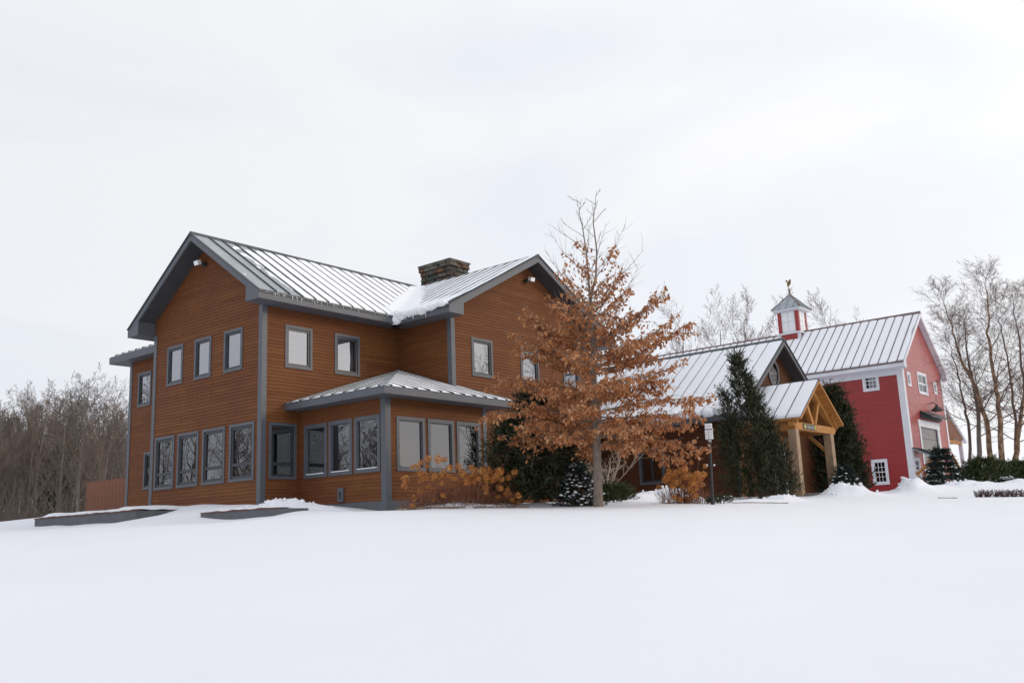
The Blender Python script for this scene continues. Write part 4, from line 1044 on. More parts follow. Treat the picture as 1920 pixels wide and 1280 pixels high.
q = MB(); q.beam((XB-0.19, YBB+0.05, zb-0.4), (XB-0.19, yp, zb-2.3), 0.12, 0.14, (1, 0, 0)); q.build('knee_brace', 'timber', barn)
q = MB(); q.add([(XB-0.02, YBB+0.02, zb), (XB-0.02, yp, zb), (XB-0.02, yp, zb+0.1), (XB-0.02, YBB+0.02, za-0.2)], [(0, 1, 2, 3)]); q.add([(XB-0.06, YBB+0.02, zb), (XB-0.06, yp, zb), (XB-0.06, yp, zb+0.1), (XB-0.06, YBB+0.02, za-0.2)], [(3, 2, 1, 0)]); q.build('gable_boarding', 'fence_wood', barn)
# ================================================================== low grey planter walls, fence, utility box
def ground_at(px, depth):
    """point on the snow under image column px at the given depth"""
    d = ray(px, 950); p = d*depth
    return np.array((p[0], p[1], gz(p[0], p[1])))
pl = thing('planter_wall', (-26.5, 14.5, 0.7), 'long low grey planter wall filled with snow in front of the left gable', 'planter')
q = MB(); q.box((-33.1, 14.5, 0.3), (-26.5, 14.62, 1.02)); q.build('board', 'planter_grey', pl)
q = MB(); q.box((-26.62, 14.621, 0.3), (-26.5, 17.0, 1.02)); q.build('board', 'planter_grey', pl)
q = MB(); q.box((-33.1, 14.621, 0.3), (-32.98, 17.0, 1.02)); q.build('board', 'planter_grey', pl)
q = MB(); q.box((-33.13, 14.47, 1.021), (-26.47, 14.66, 1.045)); q.build('cap', 'fence_wood', pl)
pl2 = thing('planter_wall', (-19.7, 14.4, 0.6), 'short low grey planter wall with a sharp corner, nearer the sunroom', 'planter')
q = MB(); q.box((-22.9, 14.4, 0.2), (-19.7, 14.52, 0.785)); q.build('board', 'planter_grey', pl2)
q = MB(); q.box((-19.82, 14.521, 0.2), (-19.7, 15.5, 0.785)); q.build('board', 'planter_grey', pl2)
q = MB(); q.box((-22.92, 14.38, 0.786), (-19.68, 14.56, 0.808)); q.build('cap', 'fence_wood', pl2)
# heaped snow lying inside both planters
sp = MB()
def drift(mb, x0, x1, y0, y1, z0, hgt, nx_, ny_, seed):
    k = len(mb.v)
    for j in range(ny_+1):
        for i in range(nx_+1):
            u, v = i/nx_, j/ny_
            e = min(1, min(u, 1-u)*nx_*0.5)*min(1, v*ny_*0.45+0.05)
            x = x0+(x1-x0)*u; y = y0+(y1-y0)*v
            mb.v.append((x, y, z0+hgt*e*(1+0.5*vnoise(x*0.6, y*0.8, seed))+0.03*vnoise(x*2.5, y*2.5, seed)))
    for j in range(ny_):
        for i in range(nx_): mb.f.append((k+j*(nx_+1)+i, k+j*(nx_+1)+i+1, k+(j+1)*(nx_+1)+i+1, k+(j+1)*(nx_+1)+i))
drift(sp, -33.1, -26.48, 14.50, 16.65, 1.052, 0.11, 40, 14, 2.0)
drift(sp, -22.9, -19.70, 14.40, 15.6, 0.815, 0.05, 24, 12, 5.0)
tag(sp.build('planter_snow', 'snow', smooth=True), 'snow heaped on the low grey planter walls', kind='stuff')
fe = thing('board_fence', (-36.1, 18.5, 1.3), 'brown vertical board fence at the far left corner of the house', 'fence')
x = -37.72; i = 0
while x < XRB-0.08:
    w_ = 0.14; zt_ = 2.60+0.02*math.sin(i*2.3)
    piece('board', [(x, 18.5+0.004*(i % 2), 1.0), (x+w_-0.012, 18.5+0.004*(i % 2), 1.0), (x+w_-0.012, 18.53, 1.0), (x, 18.53, 1.0), (x, 18.5+0.004*(i % 2), zt_), (x+w_-0.012, 18.5+0.004*(i % 2), zt_), (x+w_-0.012, 18.53, zt_), (x, 18.53, zt_)], BOXF, 'fence_wood', fe)
    x += w_; i += 1
for zz in (1.35, 2.3):
    q = MB(); q.box((-37.72, 18.531, zz), (XRB-0.05, 18.58, zz+0.09)); q.build('rail', 'fence_wood', fe)
p = on(283, 950, 'y', Y0-0.35)
q = MB(); q.box((p[0]-0.13, Y0-0.45, 1.0), (p[0]+0.13, Y0-0.25, p[2]+0.04)); ub = q.build('utility_box', 'grey_plastic'); tag(ub, 'small pale grey utility box at the foot of the left gable corner', 'utility box')
q = MB(); q.box((p[0]-0.10, Y0-0.462, p[2]-0.10), (p[0]+0.02, Y0-0.452, p[2]+0.01)); q.build('cover', 'dark_sash', ub)

# ================================================================== lamp post
lb = ground_at(1336, 24.6)
lamp = thing('lamp_post', tuple(lb), 'slim black lamp post with a white block lantern in front of the low wing', 'lamp post')
top = np.array(at(1330.5, 828, 24.6)); ax = np.array((top[0]-lb[0], top[1]-lb[1], top[2]-lb[2])); axu = unit(ax)
q = MB(); q.tube([lb-(0, 0, 0.3), top], [0.042, 0.038], 10, True); q.build('pole', 'black_metal', lamp, smooth=False)
q = MB(); q.tube([top, top+axu*0.07], [0.045, 0.045], 10, True); q.build('neck', 'grey_plastic', lamp)
c_, s_ = math.cos(0.35), math.sin(0.35)
def rbox(mb, c, hw_, hh, dx=0.0):
    vs = []
    for zz in (-hh, hh):
        for sx, sy in ((-1, -1), (1, -1), (1, 1), (-1, 1)):
            vs.append((c[0]+dx+(sx*c_-sy*s_)*hw_, c[1]+(sx*s_+sy*c_)*hw_, c[2]+zz))
    mb.hexa(vs[:4], vs[4:])
lt_ = MB(); c0 = top+axu*0.07
rbox(lt_, c0+(0, 0, 0.115), 0.092, 0.112); rbox(lt_, c0+(0, 0, 0.338), 0.085, 0.068); lantern = lt_.build('lantern', 'lamp_white', lamp)
q = MB(); rbox(q, c0+(0, 0, 0.2485), 0.098, 0.021, 0.012); q.build('lantern_band', 'grey_plastic', lantern)
for zz in (0.06, 0.115, 0.17, 0.338):
    q = MB(); rbox(q, c0+(0, 0, zz), 0.0945 if zz < 0.3 else 0.0875, 0.004); q.build('lantern_bar', 'grey_plastic', lantern)
for k in range(4):
    an = 0.35+k*math.pi/2; q = MB(); r_ = 0.0935; dxx, dyy = math.cos(an)*r_, math.sin(an)*r_
    q.beam(c0+(dxx, dyy, 0.004), c0+(dxx, dyy, 0.222), 0.008, 0.006, (dxx, dyy, 0)); q.build('lantern_bar', 'grey_plastic', lantern)
pc = lb+ax*0.63
q = MB(); q.tube([pc-_r2*0.085, pc+_r2*0.085], [0.008, 0.008], 5); arm = q.build('cross_arm', 'black_metal', lamp)
for sg_ in (-1, 1):
    q = MB(); blob(q, pc+_r2*0.095*sg_, 0.026, seed=1, amp=0.0); q.build('insulator', 'lamp_white', lamp, smooth=True)

# ================================================================== stone edging
rs = random.Random(77)
def edging(pxs, d, label, hh=0.055):
    a0 = ground_at(pxs[0], d)
    t = thing('stone_edging', tuple(a0), label, 'edging')
    px = pxs[0]
    while px < pxs[1]:
        w_ = rs.uniform(14, 26); p_ = ground_at(px, d+rs.uniform(-0.03, 0.03)); q_ = ground_at(min(px+w_-1.5, pxs[1]), d)
        dn = unit((-_fw[0], -_fw[1], 0)); h_ = hh*rs.uniform(0.75, 1.25)
        o_ = np.array((0, 0, -0.10))
        b4 = [p_+o_+dn*0.05, q_+o_+dn*0.05, q_+o_-dn*0.10, p_+o_-dn*0.10]
        t4 = [p_+(0, 0, h_)+dn*0.04, q_+(0, 0, h_*rs.uniform(0.8, 1.1))+dn*0.04, q_+(0, 0, h_)-dn*0.10, p_+(0, 0, h_)-dn*0.10]
        piece('stone', b4+t4, BOXF, 'edging_stone', t)
        px += w_
edging((742, 872), 24.25, 'left run of tan edging stones below the hydrangea by the sunroom')
edging((888, 992), 24.2, 'right run of tan edging stones below the hydrangea by the sunroom', 0.045)
edging((1375, 1478), 26.3, 'thin run of edging stones at the foot of the tall juniper', 0.02)
edging((1762, 1796), 29.5, 'short run of edging stones below the snow bank near the barn', 0.02)

# ================================================================== plants
def perp(d):
    a = d.cross(Vector((0, 0, 1)))
    if a.length < 0.1: a = d.cross(Vector((1, 0, 0)))
    return a.normalized()
def bend(p, d, L, r0, r1, n, rnd, wob, lift=0.0):
    pts, rs_ = [p.copy()], [r0]
    d = d.normalized()
    for i in range(n):
        d = (d+Vector((rnd.gauss(0, wob), rnd.gauss(0, wob), rnd.gauss(0, wob)+lift))).normalized()
        p = p+d*(L/n); pts.append(p.copy()); rs_.append(r0+(r1-r0)*(i+1)/n)
    return pts, rs_, d
def branch_out(mb, p, d, L, r, lev, rnd, par, tips=None):
    """recursive bare branching"""
    n = par['seg'][lev]
    pts, rr_, dd = bend(p, d, L, r, r*par['tip'][lev], n, rnd, par['wob'][lev], par['lift'][lev])
    mb.tube(pts, rr_, par['sides'][lev])
    if tips is not None and lev >= par['leaf']: tips.append((pts, lev))
    if lev+1 >= len(par['num']): return
    k = par['num'][lev+1]; k = max(1, int(k*rnd.uniform(0.75, 1.25)))
    for i in range(k):
        f = par['from'][lev+1]+(1-par['from'][lev+1])*((i+rnd.random())/k)
        x = f*n; i0 = min(n-1, int(x)); q = pts[i0].lerp(pts[i0+1], x-i0)
        t = (pts[i0+1]-pts[i0]).normalized()
        a = perp(t); a.rotate(Matrix.Rotation(rnd.random()*6.283, 3, t))
        an = rad(par['ang'][lev+1]*rnd.uniform(0.7, 1.3))
        nd = t*math.cos(an)+a*math.sin(an)
        branch_out(mb, q, nd, L*par['len'][lev+1]*(1-par['tap'][lev+1]*f)*rnd.uniform(0.7, 1.2), max(par['rmin'], (r+(r*par['tip'][lev]-r)*f)*par['rad'][lev+1]), lev+1, rnd, par, tips)
def bare_tree(rnd, h, r, par):
    tr, cr2 = MB(), MB()
    n = 9
    pts, rr_, _ = bend(Vector((0, 0, -0.4)), Vector((0, 0, 1)), h*0.97, r, r*0.10, n, rnd, 0.045, 0.02)
    tr.tube(pts, rr_, 7)
    k = par['num'][0]
    for i in range(k):
        f = par['from'][0]+(0.98-par['from'][0])*((i+rnd.random())/k); x = f*n; i0 = min(n-1, int(x)); q = pts[i0].lerp(pts[i0+1], x-i0)
        t = Vector((0, 0, 1)); a = Vector((1, 0, 0)); a.rotate(Matrix.Rotation(rnd.random()*6.283, 3, 'Z'))
        an = rad(par['ang'][0]*rnd.uniform(0.6, 1.35))
        branch_out(cr2, q, t*math.cos(an)+a*math.sin(an), h*par['len'][0]*(1-par['tap'][0]*f)*rnd.uniform(0.75, 1.25), max(par['rmin'], r*(1-0.9*f)*par['rad'][0]), 0, rnd, par)
    return tr, cr2
WOOD = dict(num=[24, 7, 5, 3], seg=[5, 4, 3, 2], tip=[0.35, 0.4, 0.5, 0.6], wob=[0.055, 0.07, 0.08, 0.09], lift=[0.07, 0.06, 0.04, 0.02], sides=[4, 3, 3, 3], leaf=9,
            **{'from': [0.22, 0.15, 0.15, 0.2]}, len=[0.40, 0.48, 0.50, 0.6], tap=[0.62, 0.5, 0.4, 0.3], ang=[38, 36, 38, 36], rad=[0.42, 0.55, 0.6, 0.7], rmin=0.011)
variants = []
SPARSE = dict(WOOD, num=[16, 7, 6, 4], rmin=0.006, ang=[30, 32, 36, 36], len=[0.44, 0.52, 0.55, 0.6], wob=[0.035, 0.05, 0.06, 0.07], rad=[0.36, 0.45, 0.5, 0.55], **{'from': [0.26, 0.15, 0.12, 0.15]})
for i in range(10):
    rnd = random.Random(100+i)
    tr, c2 = bare_tree(rnd, 1.0*12.0*rnd.uniform(0.95, 1.08), rnd.uniform(0.13, 0.19), WOOD if i < 7 else SPARSE)
    mt = tr.mesh('trunk', smooth=True); mt.materials.append(MATS['wood_bark']); mc = c2.mesh('crown'); mc.materials.append(MATS['wood_twig' if i < 7 else 'far_twig'])
    variants.append((mt, mc))
def place_tree(name, var, p, sc, rz, label, cat, group, mats=None):
    t = thing(name, (p[0], p[1], p[2]), label, cat, group)
    t.scale = (sc, sc, sc*1.0); t.rotation_euler = (0, 0, rz)
    for nm, me_ in (('trunk', variants[var][0]), ('crown', variants[var][1])):
        o = bpy.data.objects.new(nm, me_); COL.objects.link(o); o.parent = t
    return t
rw_ = random.Random(9)
LBL_W = 'bare grey-brown tree crowded in the wood left of the house'
cols = []
for row, (d0, n_, smin, smax) in enumerate(((50, 14, 0.50, 0.66), (58, 18, 0.58, 0.74), (67, 20, 0.68, 0.84), (78, 22, 0.78, 0.98))):
    for i in range(n_):
        px = -90+355*(i+rw_.random()*0.9)/n_; d = d0+rw_.uniform(-3.5, 3.5)
        p = ray(px, 950)*d
        cols.append((px, d)); place_tree('bare_tree', rw_.randrange(7) if row or i % 2 else 7+i % 3, (p[0], p[1], gz(p[0], p[1])-0.1), rw_.uniform(smin, smax)*(1.0-0.10*max(0, min(1, (px-130)/110))), rw_.random()*6.28, LBL_W, 'tree', 'bare trees of the wood left of the house')
for i in range(16):
    px = -420+330*(i+rw_.random())/16; p = ray(px, 950)*rw_.uniform(56, 80)
    place_tree('bare_tree', rw_.randrange(7), (p[0], p[1], gz(p[0], p[1])-0.1), rw_.uniform(0.62, 0.92), rw_.random()*6.28, 'bare tree of the wood beyond the left picture edge', 'tree', 'bare trees beyond the left picture edge')
for i in range(9):
    px = 1950+420*(i+rw_.random())/9; p = ray(px, 940)*rw_.uniform(62, 84)
    place_tree('bare_tree', 7+i % 3, (p[0], p[1], gz(p[0], p[1])-0.1), rw_.uniform(0.85, 1.1), rw_.random()*6.28, 'bare tree beyond the right picture edge', 'tree', 'bare trees beyond the right picture edge')
# trees across the field that only the gable windows mirror
for i in range(30):
    a_ = i/29; x = -50-16*rw_.random()-6*a_; y = 14-36*a_+rw_.uniform(-2, 2)
    place_tree('bare_tree', rw_.randrange(7), (x, y-8, gz(x, y-8)-0.1), rw_.uniform(0.70, 0.86), rw_.random()*6.28, 'bare tree across the field mirrored in the lower gable windows', 'tree', 'trees mirrored in the gable windows')
for i in range(4):
    x = 3.5+3.0*i; y = 60+rw_.uniform(-2, 3)
    place_tree('bare_tree', 7+i % 3, (x, y, gz(x, y)-0.1), rw_.uniform(1.25, 1.4), rw_.random()*6.28, 'bare tree beyond the birches mirrored in the cross gable windows', 'tree', 'trees mirrored in the cross gable windows')
# undergrowth of the wood
br_ = MB()
for i in range(5000):
    px = rw_.uniform(-110, 262); d = rw_.uniform(47, 84); dd_ = ray(px, 950)*d
    h_ = rw_.uniform(0.8, 4.2)*(0.5+0.5*rw_.random()); a_ = rw_.random()*6.28; ln = rw_.uniform(0, 0.7)
    z_ = 0.65
    p0 = Vector((dd_[0], dd_[1], z_-0.4)); p1 = p0+Vector((math.cos(a_)*ln*h_*0.5, math.sin(a_)*ln*h_*0.5, h_*0.6+0.4)); p2 = p1+Vector((math.cos(a_+0.5)*ln*h_*0.6, math.sin(a_+0.5)*ln*h_*0.6, h_*0.45))
    br_.tube([p0, p1, p2], [0.016, 0.011, 0.006], 3)
tag(br_.build('undergrowth', 'wood_twig'), 'tangle of bare undergrowth filling the wood on the left', kind='stuff')
# a dark evergreen and two pale leaning stems in the wood
# ---------------------------------------------------------------- trees behind the roofs
LB2 = [((1285, 40, 0.93), 'bare tree rising behind the left end of the wing roof'), ((1380, 60, 1.05), 'bare tree rising behind the middle of the wing roof'), ((1420, 66, 1.15), 'bare tree just left of the cupola'), ((1505, 70, 1.30), 'large bare tree behind the cupola'), ((1560, 78, 1.28), 'bare tree behind the barn roof right of the cupola')]
for k, ((px, d, sc), lab) in enumerate(LB2):
    d = {0: 66, 1: 70, 2: 72, 3: 74, 4: 76}[k]; p = ray(px, 950)*d
    topy = {0: 572, 1: 565, 2: 560, 3: 535, 4: 575}[k]
    hz_ = at(px, topy, d)[2]-0.9
    place_tree('bare_tree', 7+k % 3, (p[0], p[1], 0.9), hz_/(12.6 if k == 3 else 11.6), k*1.3, lab, 'tree', None)

# ---------------------------------------------------------------- birches on the right
BIR = dict(num=[9, 11, 6], seg=[6, 4, 3], tip=[0.3, 0.4, 0.5], wob=[0.075, 0.09, 0.11], lift=[0.02, 0.02, 0.0], sides=[4, 3, 3], leaf=9,
           **{'from': [0.2, 0.12, 0.15]}, len=[0.3, 0.46, 0.55], tap=[0.45, 0.4, 0.3], ang=[50, 45, 42], rad=[0.36, 0.42, 0.5], rmin=0.0045)
def birch(base, pix, d, r0, nb, seed, label, spread=1.0, bark='birch_bark', group='tall birches at the right edge'):
    rnd = random.Random(seed)
    b0 = ground_at(base, d) if not isinstance(base, tuple) else np.array(base)
    t = thing('birch_tree', tuple(b0), label, 'tree', group)
    pts = [Vector(b0)-Vector((0, 0, 0.4))]+[Vector(at(x, y, d+dd)) for x, y, dd in pix]
    # refine
    fine = []
    for i in range(len(pts)-1):
        for k in range(5):
            fine.append(pts[i].lerp(pts[i+1], k/5)+Vector((rnd.gauss(0, 0.03), rnd.gauss(0, 0.03), 0)))
    fine.append(pts[-1]); n = len(fine)-1
    rr_ = [0.64*r0*((1-i/n)**1.5*0.95+0.05) for i in range(n+1)]
    tr = MB(); tr.tube(fine, rr_, 8); tr.build('trunk', bark, t, smooth=True)
    H = (fine[-1]-fine[0]).length
    c2 = MB()
    for i in range(nb):
        f = 0.16+0.82*((i+rnd.random())/nb); x = f*n; i0 = min(n-1, int(x)); q_ = fine[i0].lerp(fine[i0+1], x-i0)
        a = Vector((math.cos(i*2.4+rnd.random()), math.sin(i*2.4+rnd.random()), 0))
        up_ = 0.35+0.9*f+rnd.uniform(-0.25, 0.3)
        branch_out(c2, q_, (a+Vector((0, 0, up_))).normalized(), H*0.26*spread*(1.15-0.82*f)*rnd.uniform(0.7, 1.25), max(0.008, rr_[i0]*0.27), 0, rnd, BIR)
    c2.build('crown', 'birch_twig', t)
BD_ = 43
birch(1871, [(1850, 790, 0), (1830, 730, 0), (1801, 672, 0), (1783, 610, 0), (1768, 565, 0), (1762, 540, 0)], 43, 0.22, 36, 1, 'birch leaning left towards the barn, tan bark peeling at the base')
birch(1884, [(1877, 790, 0), (1866, 716, 0), (1855, 637, 0), (1853, 570, 0), (1850, 535, 0), (1848, 515, 0)], 42, 0.23, 36, 2, 'tallest upright birch with pale tan trunk')
birch(1902, [(1910, 800, 0), (1925, 730, 0), (1945, 640, 0), (1952, 560, 0)], 42.5, 0.24, 32, 3, 'birch leaning right out of the picture')
birch(1838, [(1836, 800, 0), (1829, 740, 0), (1812, 650, 0), (1808, 610, 0), (1803, 590, 0)], 45, 0.22, 30, 4, 'dark-trunked birch left of the tan ones', bark='wood_bark')
birch(1826, [(1815, 790, 0), (1806, 750, 0), (1792, 690, 0), (1778, 630, 0), (1768, 600, 0)], 44, 0.14, 28, 5, 'slender birch nearest the barn lean-to', bark='twig_bark')
birch(1912, [(1905, 790, 0), (1893, 700, 0), (1878, 620, 0), (1870, 590, 0), (1867, 560, 0)], 47, 0.15, 30, 6, 'thin birch stem behind the upright pale one', bark='twig_bark')
birch(1935, [(1925, 760, 0), (1912, 640, 0), (1902, 590, 0), (1898, 545, 0)], 46, 0.17, 30, 7, 'thin birch at the right picture edge', bark='twig_bark')
birch(1960, [(1962, 760, 0), (1950, 620, 0), (1940, 570, 0), (1932, 540, 0)], 50, 0.18, 30, 8, 'birch mostly outside the right picture edge', bark='twig_bark')

# ---------------------------------------------------------------- the oak that keeps its brown leaves
ok = random.Random(42)
OD = 24.0; OB = ground_at(1122, OD)
oak = thing('oak_tree', tuple(OB), 'young oak holding its rust-brown leaves in front of the brown house', 'tree')
pix = [(1121, 900), (1119, 840), (1117, 780), (1114, 720), (1111, 660), (1109, 600), (1107, 560)]
st = [Vector(OB)-Vector((0, 0, 0.35)), Vector(OB)+Vector((0, 0, 0.06))]+[Vector(at(x, y, OD)) for x, y in pix]
rad_t = [0.155, 0.130, 0.112, 0.104, 0.092, 0.078, 0.060, 0.046, 0.036]
tr = MB(); tr.tube(st, rad_t, 12)
ldA = [Vector(at(x, y, OD)) for x, y in ((1109, 600), (1104, 530), (1099, 470), (1092, 425), (1086, 398), (1090, 372))]
ldB = [Vector(at(x, y, OD+dd)) for x, y, dd in ((1107, 560, 0), (1117, 520, 0.05), (1119, 470, 0.1), (1112, 415, 0.1), (1116, 385, 0.1), (1118, 358, 0.1))]
tr.tube(ldA, [0.036, 0.027, 0.020, 0.013, 0.008, 0.004], 6); tr.tube(ldB, [0.036, 0.027, 0.021, 0.014, 0.008, 0.004], 6)
tr.build('trunk', 'oak_bark', oak, smooth=True)
tw, leaf_sites = MB(), []
def oak_branch(p, d, L, r, lift, dens):
    n = 7
    pts, rr_, _ = bend(p, d, L, r, 0.006, n, ok, 0.06, lift)
    tw.tube(pts, rr_, 4)
    m = max(4, int(L*6.5))
    for i in range(m):
        f = 0.14+0.86*((i+ok.random())/m); x = f*n; i0 = min(n-1, int(x)); q_ = pts[i0].lerp(pts[i0+1], x-i0); t = (pts[i0+1]-pts[i0]).normalized()
        side = t.cross(Vector((0, 0, 1))).normalized()*(1 if i % 2 else -1)
        nd = (t*ok.uniform(0.5, 1.0)+side*ok.uniform(0.3, 1.0)+Vector((0, 0, ok.uniform(-0.35, 0.4)))).normalized()
        l2 = L*(0.16+0.24*(1-f))*ok.uniform(0.6, 1.3)+0.08
        p2, r2_, _ = bend(q_, nd, l2, 0.006, 0.003, 4, ok, 0.13, 0.0)
        tw.tube(p2, r2_, 3)
        for k in range(int((l2*30+3)*dens)):
            g = ok.random(); y = g*4; j = min(3, int(y)); leaf_sites.append(p2[j].lerp(p2[j+1], y-j)+Vector((ok.gauss(0, 0.035), ok.gauss(0, 0.035), ok.gauss(-0.02, 0.035))))
        for k in range(2 if l2 > 0.25 else 1):                       # bare tip twigs
            e = p2[-1]; u = (p2[-1]-p2[-2]).normalized()
            nn = (u+Vector((ok.gauss(0, 0.5), ok.gauss(0, 0.5), ok.gauss(0.1, 0.4)))).normalized()
            tw.tube([e, e+nn*0.10*ok.uniform(0.5, 1.6)], [0.003, 0.002], 3)
    for k in range(int(L*10*dens)): 
        g = ok.uniform(0.2, 1)*n; j = min(n-1, int(g)); leaf_sites.append(pts[j].lerp(pts[j+1], g-j)+Vector((ok.gauss(0, 0.05), ok.gauss(0, 0.05), ok.gauss(-0.03, 0.04))))
def trunk_pt(h):
    z_ = OB[2]+h
    for a_, b_ in zip(st, st[1:]):
        if a_.z <= z_ <= b_.z: return a_.lerp(b_, (z_-a_.z)/(b_.z-a_.z))
    return None
LEN = [(1.55, 2.1), (2.2, 2.45), (2.9, 2.25), (3.6, 2.0), (4.3, 1.6), (5.0, 1.2), (5.6, 1.2), (6.3, 0.95), (7.0, 0.6), (8, 0.3)]
NB = 54
for i in range(NB):
    h = 1.62+(5.15-1.62)*(i+ok.random()*0.8)/NB; h = h+0.10*math.sin(h*6.283/0.62)   # branches sit in tiers
    L = np.interp(h, *zip(*LEN))*ok.uniform(0.72, 1.10)
    q_ = trunk_pt(h)
    if q_ is None: continue
    a = i*2.399+ok.uniform(-0.3, 0.3)
    up_ = np.interp(h, (1.5, 2.2, 3.0, 4.0, 5.2), (-0.06, 0.05, 0.20, 0.45, 0.85))+ok.uniform(-0.1, 0.12)
    dens = np.interp(h, (1.5, 3.4, 4.2, 5.2), (1.2, 0.98, 0.66, 0.38))*(0.75+0.5*ok.random())
    oak_branch(q_, Vector((math.cos(a), math.sin(a), up_)).normalized(), L, 0.028*(1.2-h*0.12), np.interp(h, (1.5, 3.0, 5), (-0.035, 0.0, 0.05)), dens)
rdir = Vector((_r2[0], _r2[1], 0)).normalized()
for h, s, L in ((1.75, 1, 2.6), (2.35, 1, 2.75), (1.7, -1, 2.4), (2.3, -1, 2.7), (2.7, -1, 2.5), (3.3, 1, 2.75), (2.0, 1, 2.3), (3.5, -1, 2.2), (4.1, 1, 2.2), (4.2, -1, 1.7), (3.9, -1, 1.9)):   # the long tiers seen against the walls
    oak_branch(trunk_pt(h), (rdir*s+Vector((ok.gauss(0, 0.12), ok.gauss(0, 0.12), np.interp(h, (1.5, 3.5), (0.02, 0.30))))).normalized(), L, 0.03, -0.01 if h < 3 else 0.03, 1.05)
for ld, n_ in ((ldA, 13), (ldB, 14)):
    for i in range(n_):
        f = (i+ok.random())/n_*0.93; x = f*5; j = min(4, int(x)); q_ = ld[j].lerp(ld[j+1], x-j); a = i*2.399
        hh = q_.z-OB[2]
        L = np.interp(hh, (4.8, 5.6, 6.5, 7.2, 8), (1.25, 1.0, 0.75, 0.5, 0.25))*ok.uniform(0.7, 1.2)
        dn = np.interp(hh, (4.8, 5.4, 5.9, 6.4), (0.6, 0.35, 0.10, 0.0))
        n2 = 5
        pts, rr_, _ = bend(q_, Vector((math.cos(a), math.sin(a), ok.uniform(0.6, 1.3))).normalized(), L, 0.010, 0.003, n2, ok, 0.08, 0.05); tw.tube(pts, rr_, 3)
        for k in range(4):
            g = ok.uniform(0.3, 1)*n2; j2 = min(n2-1, int(g)); s_p = pts[j2].lerp(pts[j2+1], g-j2); l2 = L*ok.uniform(0.2, 0.45)
            nd = (pts[-1]-pts[0]).normalized()+Vector((ok.gauss(0, 0.5), ok.gauss(0, 0.5), ok.gauss(0.15, 0.3)))
            p2, r2_, _ = bend(s_p, nd, l2, 0.005, 0.002, 3, ok, 0.1, 0.03); tw.tube(p2, r2_, 3)
            for m_ in range(int(l2*40*dn+ok.random()*dn)):
                y = ok.random()*3; j3 = min(2, int(y)); leaf_sites.append(p2[j3].lerp(p2[j3+1], y-j3)+Vector((ok.gauss(0, 0.03), ok.gauss(0, 0.03), ok.gauss(-0.02, 0.03))))
for s, h, L in ((-1, 5.2, 1.75), (-1, 5.6, 1.6), (-1, 6.3, 1.3), (1, 5.2, 1.9), (1, 5.9, 1.6), (1, 4.7, 2.2)):       # long bare upswept shoots
    q_ = trunk_pt(min(h, 5.2)) if h <= 5.3 else ldB[1 if h < 6 else 2]
    pts, rr_, _ = bend(q_, (rdir*s+Vector((ok.gauss(0, .2), ok.gauss(0, .2), 0.55))).normalized(), L, 0.013, 0.003, 8, ok, 0.05, 0.10); tw.tube(pts, rr_, 4)
    for k in range(12):
        g = ok.uniform(0.2, 1)*8; j2 = min(7, int(g)); s_p = pts[j2].lerp(pts[j2+1], g-j2)
        p2, r2_, _ = bend(s_p, (pts[j2+1]-pts[j2]).normalized()+Vector((ok.gauss(0, 0.5), ok.gauss(0, 0.5), ok.gauss(0.2, 0.4))), L*ok.uniform(0.12, 0.32), 0.005, 0.002, 3, ok, 0.1, 0.04); tw.tube(p2, r2_, 3)
        if g < 5:
            for m_ in range(5): leaf_sites.append(s_p+Vector((ok.gauss(0, 0.07), ok.gauss(0, 0.07), ok.gauss(-0.02, 0.05))))
tw.build('limbs', 'oak_bark', oak)
LEAF = [(0, 0), (0.10, 0.16), (0.30, 0.22), (0.14, 0.36), (0.40, 0.52), (0.16, 0.60), (0.26, 0.82), (0.0, 1.0)]
lf = MB()
for p in leaf_sites:
    s = ok.uniform(0.075, 0.135)
    d = Vector((ok.gauss(0, 0.75), ok.gauss(0, 0.75), ok.gauss(-0.75, 0.5))).normalized(); a = perp(d); a.rotate(Matrix.Rotation(ok.random()*6.283, 3, d)); nrm_ = d.cross(a); fold = ok.uniform(0.15, 0.6); curl = ok.uniform(-0.25, 0.25)
    vs = []
    for sg_ in (1, -1):
        for (u, v) in LEAF: vs.append(p+(d*v+a*(u*sg_*math.cos(fold))+nrm_*(u*math.sin(fold)+curl*v*v))*s)
    lf.add(vs, [tuple(range(8)), tuple(range(15, 7, -1))])
lf.build('leaves', 'oak_leaf', oak)
print('OAK LEAVES', len(leaf_sites))

